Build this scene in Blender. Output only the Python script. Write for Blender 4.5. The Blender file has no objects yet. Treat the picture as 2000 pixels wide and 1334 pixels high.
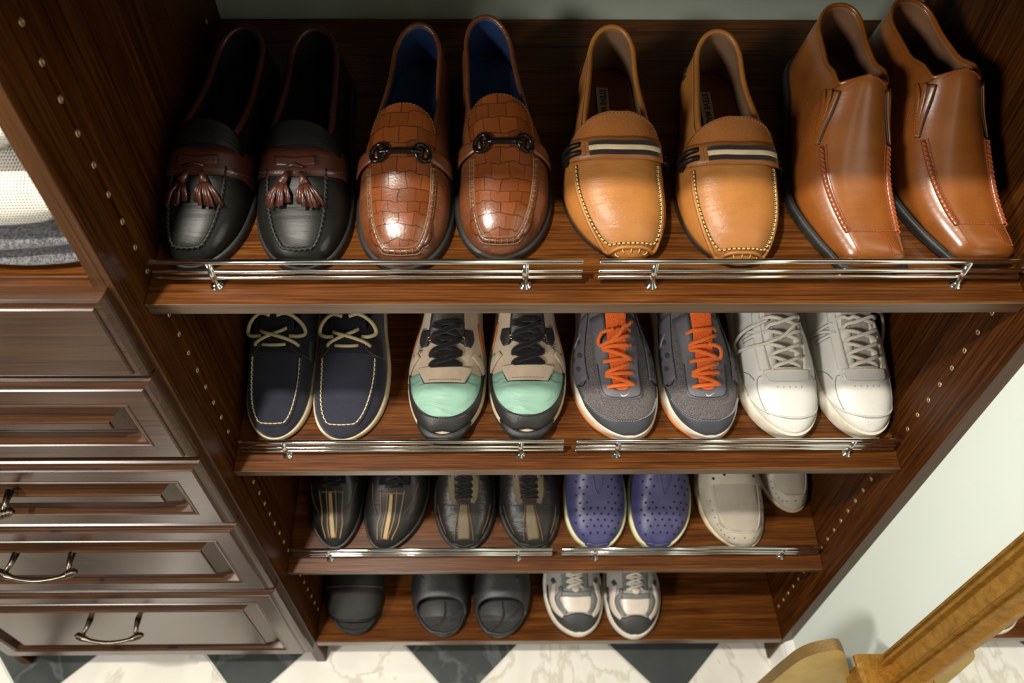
import bpy, bmesh, math, random
import numpy as np
from mathutils import Vector, Matrix
random.seed(7)
C = bpy.context.scene.collection
PI = math.pi

# ------------------------------------------------------------------ camera, light, exposure
sc = bpy.context.scene
cam = bpy.data.cameras.new('camera'); co = bpy.data.objects.new('camera', cam); C.objects.link(co)
cam.sensor_width = 36; cam.lens = 1433.5 * 36 / 2000; cam.clip_start = .02
def cam_matrix(loc, yaw, pitch, roll):
    f = Vector((math.sin(yaw) * math.cos(pitch), math.cos(yaw) * math.cos(pitch), -math.sin(pitch)))
    r = Vector((math.cos(yaw), -math.sin(yaw), 0)); d = f.cross(r)
    c, s = math.cos(roll), math.sin(roll)
    r2 = c * r + s * d; d2 = -s * r + c * d
    m = Matrix((r2, -d2, -f)).transposed().to_4x4(); m.translation = Vector(loc)
    return m
co.matrix_world = cam_matrix((.3618, -.4896, 1.5433), .0155, .8540, -.0094)
cam.dof.use_dof = True; cam.dof.focus_distance = .86; cam.dof.aperture_fstop = 4.5
sc.camera = co
sc.view_settings.view_transform = 'Standard'; sc.view_settings.look = 'None'
sc.view_settings.gamma = 1; sc.view_settings.use_curve_mapping = False
sc.view_settings.exposure = 0.0
w = bpy.data.worlds.new('world'); sc.world = w; w.use_nodes = True
w.node_tree.nodes['Background'].inputs[0].default_value = (1, .95, .88, 1)
w.node_tree.nodes['Background'].inputs[1].default_value = .0
def area(name, loc, target, size, power, col):
    l = bpy.data.lights.new(name, 'AREA'); l.shape = 'DISK'; l.size = size; l.energy = power; l.color = col
    o = bpy.data.objects.new(name, l); C.objects.link(o); o.location = loc
    o.rotation_euler = (Vector(target) - Vector(loc)).to_track_quat('-Z', 'Y').to_euler()
    return o
area('ceiling_lamp_light', (-.22, -.50, 2.565), (.35, -.1, .6), .10, 46, (1, .93, .82))
area('front_left_light', (-1.25, -1.35, 1.86), (.5, .1, .9), .50, 41, (1, .95, .88))  # soft light from the front left; its source is unseen

# ------------------------------------------------------------------ measured layout (metres)
W = .894; DEP = .4406; SL = .232
ZS = {0: 1.333, 1: 1.0109, 2: .6913, 3: .3711}; YS = .0248; ZB = .1092
def shelf_matrix(i):
    if i == 4: return Matrix.Translation((0, 0, ZB))
    return Matrix.Translation((0, YS, ZS[i])) @ Matrix.Rotation(SL, 4, 'X')

# ------------------------------------------------------------------ materials
def mat(name, col, rough=.5, metal=0., spec=.5, coat=0., sheen=0.):
    m = bpy.data.materials.new(name); m.use_nodes = True
    b = m.node_tree.nodes['Principled BSDF']
    b.inputs['Base Color'].default_value = (*col, 1); b.inputs['Roughness'].default_value = rough
    b.inputs['Metallic'].default_value = metal; b.inputs['Specular IOR Level'].default_value = spec
    b.inputs['Coat Weight'].default_value = coat; b.inputs['Coat Roughness'].default_value = .25
    b.inputs['Sheen Weight'].default_value = sheen
    return m
class N:
    def __init__(s, m): s.t = m.node_tree; s.b = s.t.nodes['Principled BSDF']
    def new(s, kind, **k):
        n = s.t.nodes.new(kind)
        for a, v in k.items():
            if a in n.inputs.keys() and not hasattr(n, a): n.inputs[a].default_value = v
            else: setattr(n, a, v)
        return n
    def link(s, a, b): s.t.links.new(a, b)
    def coord(s, kind='Object', scale=(1, 1, 1), rot=(0, 0, 0)):
        c = s.t.nodes.new('ShaderNodeTexCoord'); mp = s.t.nodes.new('ShaderNodeMapping')
        mp.inputs['Scale'].default_value = scale; mp.inputs['Rotation'].default_value = rot
        s.link(c.outputs[kind], mp.inputs['Vector']); return mp.outputs[0]
    def noise(s, vec, scale, detail=3, rough=.5, dist=0):
        n = s.t.nodes.new('ShaderNodeTexNoise'); n.inputs['Scale'].default_value = scale
        n.inputs['Detail'].default_value = detail; n.inputs['Roughness'].default_value = rough
        n.inputs['Distortion'].default_value = dist; s.link(vec, n.inputs['Vector']); return n.outputs['Fac']
    def ramp(s, fac, stops):
        r = s.t.nodes.new('ShaderNodeValToRGB'); e = r.color_ramp.elements
        while len(e) > 1: e.remove(e[-1])
        e[0].position = stops[0][0]; e[0].color = (*stops[0][1], 1)
        for p, c in stops[1:]:
            x = e.new(p); x.color = (*c, 1)
        s.link(fac, r.inputs[0]); return r.outputs[0]
    def bump(s, h, dist, strength=1., prev=None):
        b = s.t.nodes.new('ShaderNodeBump'); b.inputs['Distance'].default_value = dist
        b.inputs['Strength'].default_value = strength; s.link(h, b.inputs['Height'])
        if prev: s.link(prev, b.inputs['Normal'])
        s.link(b.outputs[0], s.b.inputs['Normal']); return b.outputs[0]
    def color(s, sock): s.link(sock, s.b.inputs['Base Color'])
def mul(c, k): return tuple(min(1, x * k) for x in c)
def leather(name, col, rough=.38, grain=.0004, var=.25, gscale=420, creases=.0, spec=.5, coat=0., dirt=None):
    m = mat(name, col, rough, spec=spec, coat=coat); n = N(m); v = n.coord()
    f = n.noise(v, 14, 4, .6)
    hi = dirt or mul(col, 1 + var)
    n.color(n.ramp(f, [(.3, mul(col, 1 - var)), (.72, hi)]))
    p = n.bump(n.noise(v, gscale, 2, .6), grain, .8)
    if creases: n.bump(n.noise(n.coord(scale=(.5, 2.6, 1)), 30, 3, .6, .6), creases, 1, p)
    return m
def fabric(name, col, rough=.9, scale=900, bump=.0006, var=.2, sheen=.2):
    m = mat(name, col, rough, sheen=sheen, spec=.2); n = N(m); v = n.coord()
    n.color(n.ramp(n.noise(v, 22, 5, .7), [(.3, mul(col, 1 - var)), (.7, mul(col, 1 + var))]))
    t = n.new('ShaderNodeTexVoronoi'); t.inputs['Scale'].default_value = scale; n.link(v, t.inputs['Vector'])
    n.bump(t.outputs['Distance'], bump); return m
def wood(name, axis, dark=(.030, .0085, .0022), mid=(.088, .0270, .0050), light=(.205, .072, .0120), rough=.30, spec=.30, coat=0.):
    m = mat(name, mid, rough, spec=spec, coat=coat); n = N(m)
    sc_ = {'x': (1.6, 44, 44), 'z': (44, 44, 1.6), 'y': (44, 1.6, 44)}[axis]
    fine = {'x': (9, 420, 420), 'z': (420, 420, 9), 'y': (420, 9, 420)}[axis]
    f1 = n.noise(n.coord(scale=sc_), 1.5, 6, .68, 1.4)
    f2 = n.noise(n.coord(scale=fine), 1.6, 2, .5)
    mx = n.t.nodes.new('ShaderNodeMix'); mx.data_type = 'FLOAT'; mx.inputs[0].default_value = .42
    n.link(f1, mx.inputs[2]); n.link(f2, mx.inputs[3])
    base = n.ramp(mx.outputs[0], [(.33, dark), (.49, mid), (.68, light)])
    ln = {'x': (3.2, 300, 300), 'z': (300, 300, 3.2), 'y': (300, 3.2, 300)}[axis]      # thin dark pore lines
    pores = n.ramp(n.noise(n.coord(scale=ln), 1.25, 2, .5, .35), [(.36, (.42, .36, .32)), (.455, (1, 1, 1))])
    mm = n.t.nodes.new('ShaderNodeMix'); mm.data_type = 'RGBA'; mm.blend_type = 'MULTIPLY'; mm.inputs[0].default_value = .85
    n.link(base, mm.inputs[6]); n.link(pores, mm.inputs[7]); n.color(mm.outputs[2])
    n.bump(f2, .00025, .35); return m
M = {}
M['wood_x'] = wood('cherry_laminate_along_x', 'x', spec=.22); M['wood_z'] = wood('cherry_laminate_along_z', 'z', (.020, .0052, .0013), (.050, .0150, .0031), (.112, .037, .0072), .32, .08)  # upright boards darker than the shelves: panel shade is put into the colour
M['wood_edge'] = wood('cherry_edge_band', 'x', (.080, .042, .020), (.12, .066, .034), (.155, .086, .046), .32, .5, .15)  # greyer, lighter ramp: floor sheen on shelf edges is put into the colour
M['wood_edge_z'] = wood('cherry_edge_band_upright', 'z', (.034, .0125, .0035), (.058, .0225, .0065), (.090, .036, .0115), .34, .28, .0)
M['drawer_wood'] = wood('cherry_drawer_face', 'x', (.026, .0095, .0030), (.045, .0165, .0050), (.074, .028, .0085), .25, .42, .38)
M['chrome'] = mat('chrome', (.80, .80, .78), .09, 1)
M['pewter'] = mat('antique_pewter', (.13, .105, .08), .30, 1)
M['brass'] = mat('brass_pin', (.62, .50, .28), .35, .8)
M['black_metal'] = mat('black_metal', (.015, .013, .012), .16, .6)
M['eyelet'] = mat('eyelet_copper', (.55, .34, .16), .3, .9)
M['mint'] = mat('mint_wall_paint', (.74, .82, .76), .7)
n = N(M['mint']); n.bump(n.noise(n.coord(), 180, 3), .0004, .3)
M['back_paint'] = mat('grey_green_wall_paint', (.36, .41, .33), .8)
n = N(M['back_paint']); n.bump(n.noise(n.coord(), 180, 3), .0004, .3)
M['white_paint'] = mat('white_trim_paint', (.80, .79, .75), .35)
M['ceiling'] = mat('ceiling_paint', (.30, .29, .27), .9)
M['dark_paint'] = mat('low_bounce_wall_paint', (.14, .12, .10), .8)  # unseen walls and ceiling kept dark to cut light bounced into the shelves
M['grout'] = mat('pale_grout', (.66, .65, .58), .8)
def marble(name, base, vein, cloud, rough, fine=None):
    m = mat(name, base, rough); n = N(m)
    g = n.t.nodes.new('ShaderNodeNewGeometry'); oi = n.t.nodes.new('ShaderNodeObjectInfo')
    mp = n.t.nodes.new('ShaderNodeMapping'); ad = n.t.nodes.new('ShaderNodeVectorMath'); ad.operation = 'ADD'
    cx = n.t.nodes.new('ShaderNodeCombineXYZ'); ml = n.t.nodes.new('ShaderNodeMath'); ml.operation = 'MULTIPLY'; ml.inputs[1].default_value = 40
    n.link(oi.outputs['Random'], ml.inputs[0]); n.link(ml.outputs[0], cx.inputs[0]); n.link(ml.outputs[0], cx.inputs[1])
    n.link(g.outputs['Position'], ad.inputs[0]); n.link(cx.outputs[0], ad.inputs[1]); n.link(ad.outputs[0], mp.inputs[0])
    mp.inputs['Scale'].default_value = (1.6, 1, 1); v = mp.outputs[0]
    f = n.noise(v, 2.6, 6, .55, .7)
    n.color(n.ramp(f, [(.0, base), (.40, cloud), (.475, base), (.495, vein), (.515, base), (.66, cloud), (1, base)]))
    return m
M['marble_white'] = marble('white_marble', (.80, .78, .71), (.62, .58, .49), (.74, .715, .65), .16)
M['marble_black'] = marble('black_marble', (.045, .051, .050), (.10, .11, .105), (.070, .078, .074), .32)
n = N(M['marble_black'])
M['gold'] = mat('aged_gilding', (.40, .22, .045), .45, .45); n = N(M['gold']); v = n.coord()
n.color(n.ramp(n.noise(v, 60, 6, .75), [(.25, (.17, .078, .011)), (.5, (.33, .160, .020)), (.75, (.46, .240, .034))]))
p = n.bump(n.noise(v, 120, 4, .6), .0018, .6)
vo = n.new('ShaderNodeTexVoronoi'); vo.inputs['Scale'].default_value = 330; n.link(v, vo.inputs['Vector'])
n.bump(n.ramp(vo.outputs['Distance'], [(0.05, (0, 0, 0)), (.16, (1, 1, 1))]), .0015, .8, p)
M['mirror'] = mat('mirror_silvering', (.93, .95, .94), .01, 1)
M['mirror_back'] = mat('mirror_backing', (.2, .15, .1), .7)

# ------------------------------------------------------------------ mesh helpers
def link(name, verts, faces, mats, parent=None, smooth=True, uv=None, fm=None, flip=False):
    me = bpy.data.meshes.new(name)
    if flip: faces = [f[::-1] for f in faces]
    me.from_pydata([tuple(map(float, v)) for v in verts], [], faces)
    if not isinstance(mats, (list, tuple)): mats = [mats]
    for m in mats: me.materials.append(m)
    if fm:
        for p, k in zip(me.polygons, fm): p.material_index = k
    if uv is not None:
        l = me.uv_layers.new(name='UVMap')
        for p in me.polygons:
            for li, vi in zip(p.loop_indices, p.vertices): l.data[li].uv = uv[vi]
    for p in me.polygons: p.use_smooth = smooth
    me.update()
    o = bpy.data.objects.new(name, me); C.objects.link(o)
    if parent: o.parent = parent
    return o
def tag(o, label=None, cat=None, group=None, kind=None):
    if label: o['label'] = label
    if cat: o['category'] = cat
    if group: o['group'] = group
    if kind: o['kind'] = kind
    return o
def empty(name, label, cat, loc=(0, 0, 0), group=None, matrix=None):
    o = bpy.data.objects.new(name, None); C.objects.link(o); o.empty_display_size = .02
    if matrix is not None: o.matrix_world = matrix
    else: o.location = loc
    return tag(o, label, cat, group)
class MB:
    """collects primitives into one mesh"""
    def __init__(s): s.v = []; s.f = []
    def add(s, v, f):
        k = len(s.v); s.v += [tuple(x) for x in v]; s.f += [tuple(i + k for i in q) for q in f]
    def box(s, a, b):
        x0, y0, z0 = a; x1, y1, z1 = b
        s.add([(x0, y0, z0), (x1, y0, z0), (x1, y1, z0), (x0, y1, z0), (x0, y0, z1), (x1, y0, z1), (x1, y1, z1), (x0, y1, z1)],
              [(3, 2, 1, 0), (4, 5, 6, 7), (0, 1, 5, 4), (1, 2, 6, 5), (2, 3, 7, 6), (3, 0, 4, 7)])
    def tube(s, pts, r, n=8, closed=False, caps=True, flat=1., up=None):
        pts = [np.array(p, float) for p in pts]; m = len(pts)
        if m < 2: return
        rs = r if isinstance(r, (list, tuple)) else [r] * m
        tan = []
        for i in range(m):
            a = pts[(i - 1) % m] if (closed or i > 0) else pts[i]
            b = pts[(i + 1) % m] if (closed or i < m - 1) else pts[i]
            d = b - a; L = np.linalg.norm(d); tan.append(d / L if L > 1e-9 else np.array([0, 0, 1.]))
        nrm = np.array([0, 0, 1.]) if abs(tan[0][2]) < .9 else np.array([1., 0, 0])
        if up is not None: ups = up if isinstance(up, list) else [up] * m
        V = []
        for i in range(m):
            if up is not None: nrm = np.array(ups[i], float)
            nn = nrm - tan[i] * np.dot(nrm, tan[i]); L = np.linalg.norm(nn)
            nn = nn / L if L > 1e-6 else np.array([1., 0, 0]); nrm = nn
            bb = np.cross(tan[i], nn)
            for k in range(n):
                t = 2 * PI * k / n; V.append(pts[i] + rs[i] * (nn * math.cos(t) * flat + bb * math.sin(t)))
        F = []
        for i in range(m if closed else m - 1):
            j = (i + 1) % m
            for k in range(n):
                l = (k + 1) % n; F.append((i * n + k, i * n + l, j * n + l, j * n + k))
        if not closed and caps:
            F.append(tuple(range(n))[::-1]); F.append(tuple((m - 1) * n + k for k in range(n)))
        s.add(V, F)
    def lathe(s, prof, n=20, mtx=None):
        mtx = mtx or Matrix(); V = []; F = []
        for r, z in prof:
            for k in range(n):
                t = 2 * PI * k / n; V.append(tuple(mtx @ Vector((r * math.cos(t), r * math.sin(t), z))))
        for i in range(len(prof) - 1):
            for k in range(n):
                l = (k + 1) % n; F.append((i * n + k, i * n + l, (i + 1) * n + l, (i + 1) * n + k))
        F.append(tuple(range(n))[::-1]); F.append(tuple((len(prof) - 1) * n + k for k in range(n)))
        s.add(V, F)
    def build(s, name, m, parent=None, smooth=True, **k): return link(name, s.v, s.f, m, parent, smooth, **k)
def bevel(o, wd=.001, seg=2):
    b = o.modifiers.new('bevel', 'BEVEL'); b.width = wd; b.segments = seg; b.limit_method = 'ANGLE'
    for p in o.data.polygons: p.use_smooth = False
    return o
def pchip(pts):
    xs = np.array([p[0] for p in pts], float); ys = np.array([p[1] for p in pts], float)
    h = np.diff(xs); d = np.diff(ys) / h; m = np.zeros(len(xs)); m[0] = d[0]; m[-1] = d[-1]
    for i in range(1, len(xs) - 1):
        m[i] = 0 if d[i - 1] * d[i] <= 0 else 2 / (1 / d[i - 1] + 1 / d[i])
    def f(x):
        x = min(max(x, xs[0]), xs[-1]); i = min(int(np.searchsorted(xs, x, 'right')) - 1, len(h) - 1); i = max(i, 0)
        t = (x - xs[i]) / h[i]
        return float((2*t**3-3*t*t+1)*ys[i] + (t**3-2*t*t+t)*h[i]*m[i] + (-2*t**3+3*t*t)*ys[i+1] + (t**3-t*t)*h[i]*m[i+1])
    return f
def densify(pts, n):
    """smooth Catmull-Rom resample of a list of tuples"""
    P = [np.array(p, float) for p in pts]; out = []
    for i in range(len(P) - 1):
        a = P[i - 1] if i else 2 * P[0] - P[1]; b, c = P[i], P[i + 1]; d = P[i + 2] if i + 2 < len(P) else 2 * P[-1] - P[-2]
        for k in range(n):
            t = k / n; out.append(.5 * (2*b + (c-a)*t + (2*a-5*b+4*c-d)*t*t + (3*b-a-3*c+d)*t**3))
    out.append(P[-1]); return out

# ------------------------------------------------------------------ room
def struct(name, a, b, m):
    q = MB(); q.box(a, b); o = q.build(name, m, smooth=False); o['kind'] = 'structure'; return o
fl = struct('floor', (-1.9, -2.3, -.05), (1.9, .5, -.0012), M['grout'])
struct('wall_back', (-1.9, DEP, 0), (W + .13, DEP + .08, 2.6), M['back_paint'])
struct('wall_right', (W + .019, -2.3, 0), (W + .12, DEP, 2.6), M['mint'])
struct('wall_left', (-1.9, -2.3, 0), (-1.8, DEP, 2.6), M['dark_paint'])
struct('wall_front', (-1.8, -2.38, 0), (W + .019, -2.3, 2.6), M['dark_paint'])
struct('ceiling', (-1.9, -2.38, 2.6), (W + .12, DEP + .08, 2.68), M['ceiling'])
# baseboard with a stepped moulded top
q = MB(); prof = [(0, 0), (.0150, 0), (.0150, .082), (.0125, .090), (.0125, .096), (.008, .103), (.004, .108), (0, .112)]
V = [(W + .019 - dx, y, z) for y in (-2.3, -.001) for dx, z in prof]; k = len(prof)
q.add(V, [(i, (i + 1) % k, k + (i + 1) % k, k + i) for i in range(k)] + [tuple(range(k)), tuple(range(k, 2 * k))[::-1]])
bb = q.build('baseboard_right', M['white_paint'], smooth=False); bb['kind'] = 'structure'
# floor tiles laid on the diagonal
TD = .4173; TX, TY = -.6487, -.4784; side = TD / math.sqrt(2); hs = side / 2 - .0012
def tile_mesh(m):
    bm = bmesh.new(); b = .0012
    lo = [bm.verts.new((sx * hs, sy * hs, -.008)) for sx, sy in ((-1, -1), (1, -1), (1, 1), (-1, 1))]
    up = [bm.verts.new((sx * hs, sy * hs, -b)) for sx, sy in ((-1, -1), (1, -1), (1, 1), (-1, 1))]
    tp = [bm.verts.new((sx * (hs - b), sy * (hs - b), 0)) for sx, sy in ((-1, -1), (1, -1), (1, 1), (-1, 1))]
    for A, B in ((lo, up), (up, tp)):
        for i in range(4): bm.faces.new((A[i], A[(i + 1) % 4], B[(i + 1) % 4], B[i]))
    bm.faces.new(tp); me = bpy.data.meshes.new('floor_tile'); bm.to_mesh(me); bm.free(); me.materials.append(m); return me
tm = {0: tile_mesh(M['marble_white']), 1: tile_mesh(M['marble_black'])}
for i in range(-8, 9):
    for j in range(-6, 12):
        s_ = TX + (i + .5) * TD; d_ = TY + (j + .5) * TD; x = (s_ + d_) / 2; y = (s_ - d_) / 2
        if -1.65 < x < 1.02 and -2.1 < y < .35:
            o = bpy.data.objects.new('tile', tm[(i + j) % 2]); C.objects.link(o); o.parent = fl
            o.location = (x, y, 0); o.rotation_euler = (0, 0, PI / 4)
# recessed ceiling lamps over the lights
for x, y in ((-.22, -.50), (-1.25, -1.9)):
    t = empty('ceiling_lamp', 'round white recessed lamp in the ceiling above the ' + ('drawer chest' if x > -1 else 'left end of the room'), 'lamp', (x, y, 2.6), 'recessed ceiling lamps')
    q = MB(); q.lathe([(.085, -.001), (.085, -.006), (.07, -.010), (.066, -.004), (.066, -.001)], 28); q.build('trim_ring', M['white_paint'], t)

# ------------------------------------------------------------------ cabinet panels, shelves
def panel(name, x0, x1, label, cat='panel', z1=2.1):
    t = empty(name, label, cat, ((x0 + x1) / 2, 0, 0), 'upright side panels')
    q = MB(); q.box((x0 - (x0 + x1) / 2, 0.0006, 0), (x1 - (x0 + x1) / 2, DEP, z1)); o = q.build('board', M['wood_z'], t)
    q = MB(); q.box((x0 - (x0 + x1) / 2, -.0006, 0), (x1 - (x0 + x1) / 2, .0006, z1)); bevel(q.build('edge_band', M['wood_edge_z'], t), .0004, 1)
    for p in o.data.polygons: p.use_smooth = False
    return t
pl = panel('side_panel', -.019, 0, 'dark cherry upright panel between the drawers and the shoe shelves')
pr = panel('side_panel', W, W + .0185, 'dark cherry upright panel against the pale mint wall')
pf = panel('side_panel', -.608, -.589, 'dark cherry upright panel whose foot shows left of the bottom drawer')
q = MB(); q.lathe([(.0034, -.001), (.0034, .0002), (.0030, .0006), (.0016, .0006), (.0012, -.0006)], 12, Matrix.Rotation(PI / 2, 4, 'Y'))
pin = q.build('pin_hole', M['brass'], pl); pin_me = pin.data; first = True
k = 0
for zz in np.arange(1.2833 + .032 * 8, .11, -.032):
    if any(abs(zz - (ZS[i] - .004)) < .020 for i in (1, 2, 3)): continue
    for par, x, rot in ((pl, .0095, 0), (pr, -.00925, PI)):
        for yy in (.056, .394):
            o = pin if first else bpy.data.objects.new('pin_hole', pin_me)
            if not first: C.objects.link(o)
            first = False; o.parent = par; o.location = (x, yy, zz); o.rotation_euler = (0, 0, rot)
def shelf(i, label):
    LS = (DEP - YS) / math.cos(SL) - .006 if i else .42
    t = empty('shelf', label, 'shelf', matrix=shelf_matrix(i), group='shoe shelves')
    th = .0185
    q = MB(); q.box((.0005, .0008, -th), (W - .0005, LS, 0)); bevel(q.build('board', M['wood_x'], t), .0005, 1)
    q = MB(); q.box((.0005, -.0006, -th), (W - .0005, .0008, 0)); bevel(q.build('edge_band', M['wood_edge'], t), .0004, 1)
    return t
shelf(0, 'slanted cherry shelf above the picture, over the top row of shoes')
shelf(1, 'slanted cherry shelf under the dress shoes, topmost in the picture')
shelf(2, 'slanted cherry shelf under the boat shoes and trainers')
shelf(3, 'slanted cherry shelf under the perforated shoes, third from top')
t = empty('shelf', 'level bottom shelf of dark cherry just above the marble floor', 'shelf', (0, 0, ZB), 'shoe shelves')
q = MB(); q.box((.0005, .0018, -.0185), (W - .0005, DEP - .002, 0)); bevel(q.build('board', M['wood_x'], t), .0005, 1)
q = MB(); q.box((.0005, .0002, -.0185), (W - .0005, .0018, 0)); bevel(q.build('edge_band', M['wood_edge'], t), .0004, 1)
q = MB(); q.box((.0005, .075, 0), (W - .0005, .09, ZB - .0187))
tag(q.build('kick_board', M['wood_x'], smooth=False), 'recessed dark cherry kick board under the bottom shelf', 'board')

# chrome rails
def rail(i, x0, x1, p0, p1, label):
    t = empty('shelf_rail', label, 'rail', matrix=shelf_matrix(i) @ Matrix.Translation(((x0 + x1) / 2, .022, 0)), group='chrome shoe rails')
    xm = (x0 + x1) / 2; lean = .22
    for h, r in ((.032, .0029), (.0195, .0022), (.0115, .0022)):
        q = MB(); y = h * lean
        q.lathe([(r * .8, 0), (r, .0006), (r, x1 - x0 - .0006), (r * .8, x1 - x0)], 14, Matrix.Translation((x0 - xm, y, h)) @ Matrix.Rotation(PI / 2, 4, 'Y'))
        q.build('rod', M['chrome'], t)
    for px in (p0, p1):
        q = MB(); q.tube([(px - xm, 0, .0015), (px - xm, .032 * lean, .032)], .0036, 14)
        po = q.build('post', M['chrome'], t)
        q = MB(); q.lathe([(.0066, 0), (.0068, .0008), (.0062, .0018), (.0044, .0026), (.0039, .005)], 20, Matrix.Translation((px - xm, 0, 0)))
        q.build('foot_flange', M['chrome'], po)
nm = {1: 'top', 2: 'middle', 3: 'lowest slanted'}
for i in (1, 2, 3):
    rail(i, .012, .440, .070, .383, f'chrome three-rod rail along the left half of the {nm[i]} shelf')
    rail(i, .456, .884, .512, .825, f'chrome three-rod rail along the right half of the {nm[i]} shelf')

# ------------------------------------------------------------------ drawer chest at the left
chest = empty('drawer_chest', 'chest of five cherry drawers left of the shoe shelves', 'drawers', (-.30, 0, 0))
def cb(name, a, b, m=M['wood_x']):
    q = MB(); q.box((a[0] + .3, a[1], a[2]), (b[0] + .3, b[1], b[2])); return bevel(q.build(name, m, chest), .0006, 1)
cb('counter_top', (-.5885, .0, 1.0540), (-.0195, DEP - .002, 1.0729))
cb('bottom_board', (-.5885, .02, .095), (-.0195, DEP - .002, .113))
cb('kick_board', (-.5885, .075, 0), (-.0195, .09, .0945))
def ring_front(x0, x1, z0, z1, prof, m, name, parent):
    """prof: list of (inset, y) loops from outside in"""
    V = []; F = []
    for d, y in prof:
        V += [(x0 + d, y, z0 + d), (x1 - d, y, z0 + d), (x1 - d, y, z1 - d), (x0 + d, y, z1 - d)]
    for i in range(len(prof) - 1):
        for k in range(4):
            l = (k + 1) % 4; F.append((i * 4 + k, i * 4 + l, (i + 1) * 4 + l, (i + 1) * 4 + k))
    e = (len(prof) - 1) * 4; F.append((e, e + 1, e + 2, e + 3)); F.append((3, 2, 1, 0))
    return link(name, V, F, m, parent, False)
edge = [(0, 0), (0, -.0085), (.0008, -.0115), (.0028, -.0140), (.0060, -.0158), (.0095, -.0164), (.0105, -.0166), (.0110, -.0186), (.0125, -.0200)]
dr = [(.942, 1.061, 0), (.786, .9385, 1), (.6205, .7775, 1), (.399, .6165, 1), (.094, .3895, 1)]
for z0, z1, rec in dr:
    x0, x1 = -.5855, -.0065; zc = (z0 + z1) / 2
    d = bpy.data.objects.new('drawer', None)
    if rec:
        pr_ = edge + [(.036, -.0200), (.0368, -.0212), (.0385, -.0214), (.0400, -.0200), (.0425, -.0190), (.0435, -.0120), (.0450, -.0040)]
    else: pr_ = edge
    o = ring_front(x0 + .3, x1 + .3, z0, z1, pr_, M['drawer_wood'], 'drawer', chest)
    bpy.data.objects.remove(d)
    if rec:
        k = .0450
        ring_front(x0 + .3 + k, x1 + .3 - k, z0 + k, z1 - k, [(0, -.0035), (0, -.0045), (.002, -.0050), (.0245, -.0178), (.0252, -.0198), (.0262, -.0204)], M['drawer_wood'], 'raised_panel', o)
    # bow handle with ringed ends
    if rec:
        xc = -.302 + .3; zh_ = zc + (.020 if z1 > .7 else .034 if z1 > .5 else .048); hb = .048
        q = MB()
        for s in (-1, 1):
            q.tube([(xc + s * hb * .84, -.019, zh_), (xc + s * hb * .86, -.034, zh_ - .001), (xc + s * hb * .92, -.046, zh_ - .002)], [.0052, .0038, .0036], 12)
        q.tube([(xc + u * (hb + .008), -.046 - .012 * (1 - u * u), zh_ - .002 - .004 * (1 - u * u)) for u in np.linspace(-1, 1, 21)],
               [.0034 + (.0016 if abs(abs(u) - .80) < .12 else 0) for u in np.linspace(-1, 1, 21)], 10)
        for s in (-1, 1):
            for e in (.80, .86, .92):
                u = s * e; q.tube([(xc + (u - .008) * (hb + .008), -.046 - .012 * (1 - u * u), zh_ - .002), (xc + (u + .008) * (hb + .008), -.046 - .012 * (1 - u * u), zh_ - .002)], .0062, 12)
        q.build('handle', M['pewter'], o)

# folded knitwear on the chest
def knit(name, col, scale, bump, speck=None):
    m = mat(name, col, .95, sheen=.4, spec=.1); n = N(m); v = n.coord(scale=(1, 1, 1))
    w1 = n.new('ShaderNodeTexWave'); w1.bands_direction = 'X'; w1.inputs['Scale'].default_value = scale; n.link(v, w1.inputs['Vector'])
    w2 = n.new('ShaderNodeTexWave'); w2.bands_direction = 'Z'; w2.inputs['Scale'].default_value = scale; n.link(n.coord(rot=(.5, 0, 0)), w2.inputs['Vector'])
    mm = n.new('ShaderNodeMath'); mm.operation = 'MULTIPLY'; n.link(w1.outputs['Fac'], mm.inputs[0]); n.link(w2.outputs['Fac'], mm.inputs[1])
    f = n.noise(v, 330, 4, .9)
    if speck: n.color(n.ramp(f, [(.44, col), (.58, speck)]))
    else: n.color(n.ramp(mm.outputs[0], [(.0, mul(col, .88)), (.6, col)]))
    n.bump(mm.outputs[0], bump, 1); return m
kn_l = knit('pale_waffle_knit', (.72, .68, .60), 125, .0016); kn_g = knit('charcoal_heather_knit', (.018, .018, .024), 230, .001, (.20, .19, .20))
def folded(name, label, x0, x1, y0, y1, z0, z1, m, layers):
    t = empty(name, label, 'sweater', ((x0 + x1) / 2, (y0 + y1) / 2, z0), 'folded sweaters on the chest'); hx, hy = (x1 - x0) / 2, (y1 - y0) / 2
    th = (z1 - z0) / layers
    for k in range(layers):
        # one rounded, slightly sagging fold
        V = []; F = []; nx, na = 18, 16; jx = random.uniform(-.004, .004)
        for i in range(nx + 1):
            x = -hx + 2 * hx * i / nx; e = (1 - abs(x / hx) ** 8) ** .4
            for a in range(na):
                an = 2 * PI * a / na; c, s = math.cos(an), math.sin(an)
                yy = (abs(c) ** .35) * (1 if c > 0 else -1) * hy * (1 - .01 * (1 - e)); zz = (abs(s) ** .75) * (1 if s > 0 else -1) * th * .5 * (.55 + .45 * e)
                V.append((x + jx, yy + .003 * math.sin(x * 40 + k), k * th + th * .5 + zz + (.0012 * math.sin(x * 30 + yy * 25) if s > 0 and k == layers - 1 else 0)))
        for i in range(nx):
            for a in range(na):
                b = (a + 1) % na; F.append((i * na + a, i * na + b, (i + 1) * na + b, (i + 1) * na + a))
        F.append(tuple(range(na))); F.append(tuple(nx * na + a for a in range(na))[::-1])
        link('fold', V, F, m, t, True)
folded('sweater', 'charcoal heather folded sweater at the bottom of the stack on the chest', -.36, -.0200, .009, .31, 1.0731, 1.110, kn_g, 2)
folded('sweater', 'pale cream waffle-knit sweater folded on top of the charcoal one', -.37, -.0205, .004, .32, 1.1102, 1.330, kn_l, 3)

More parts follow.
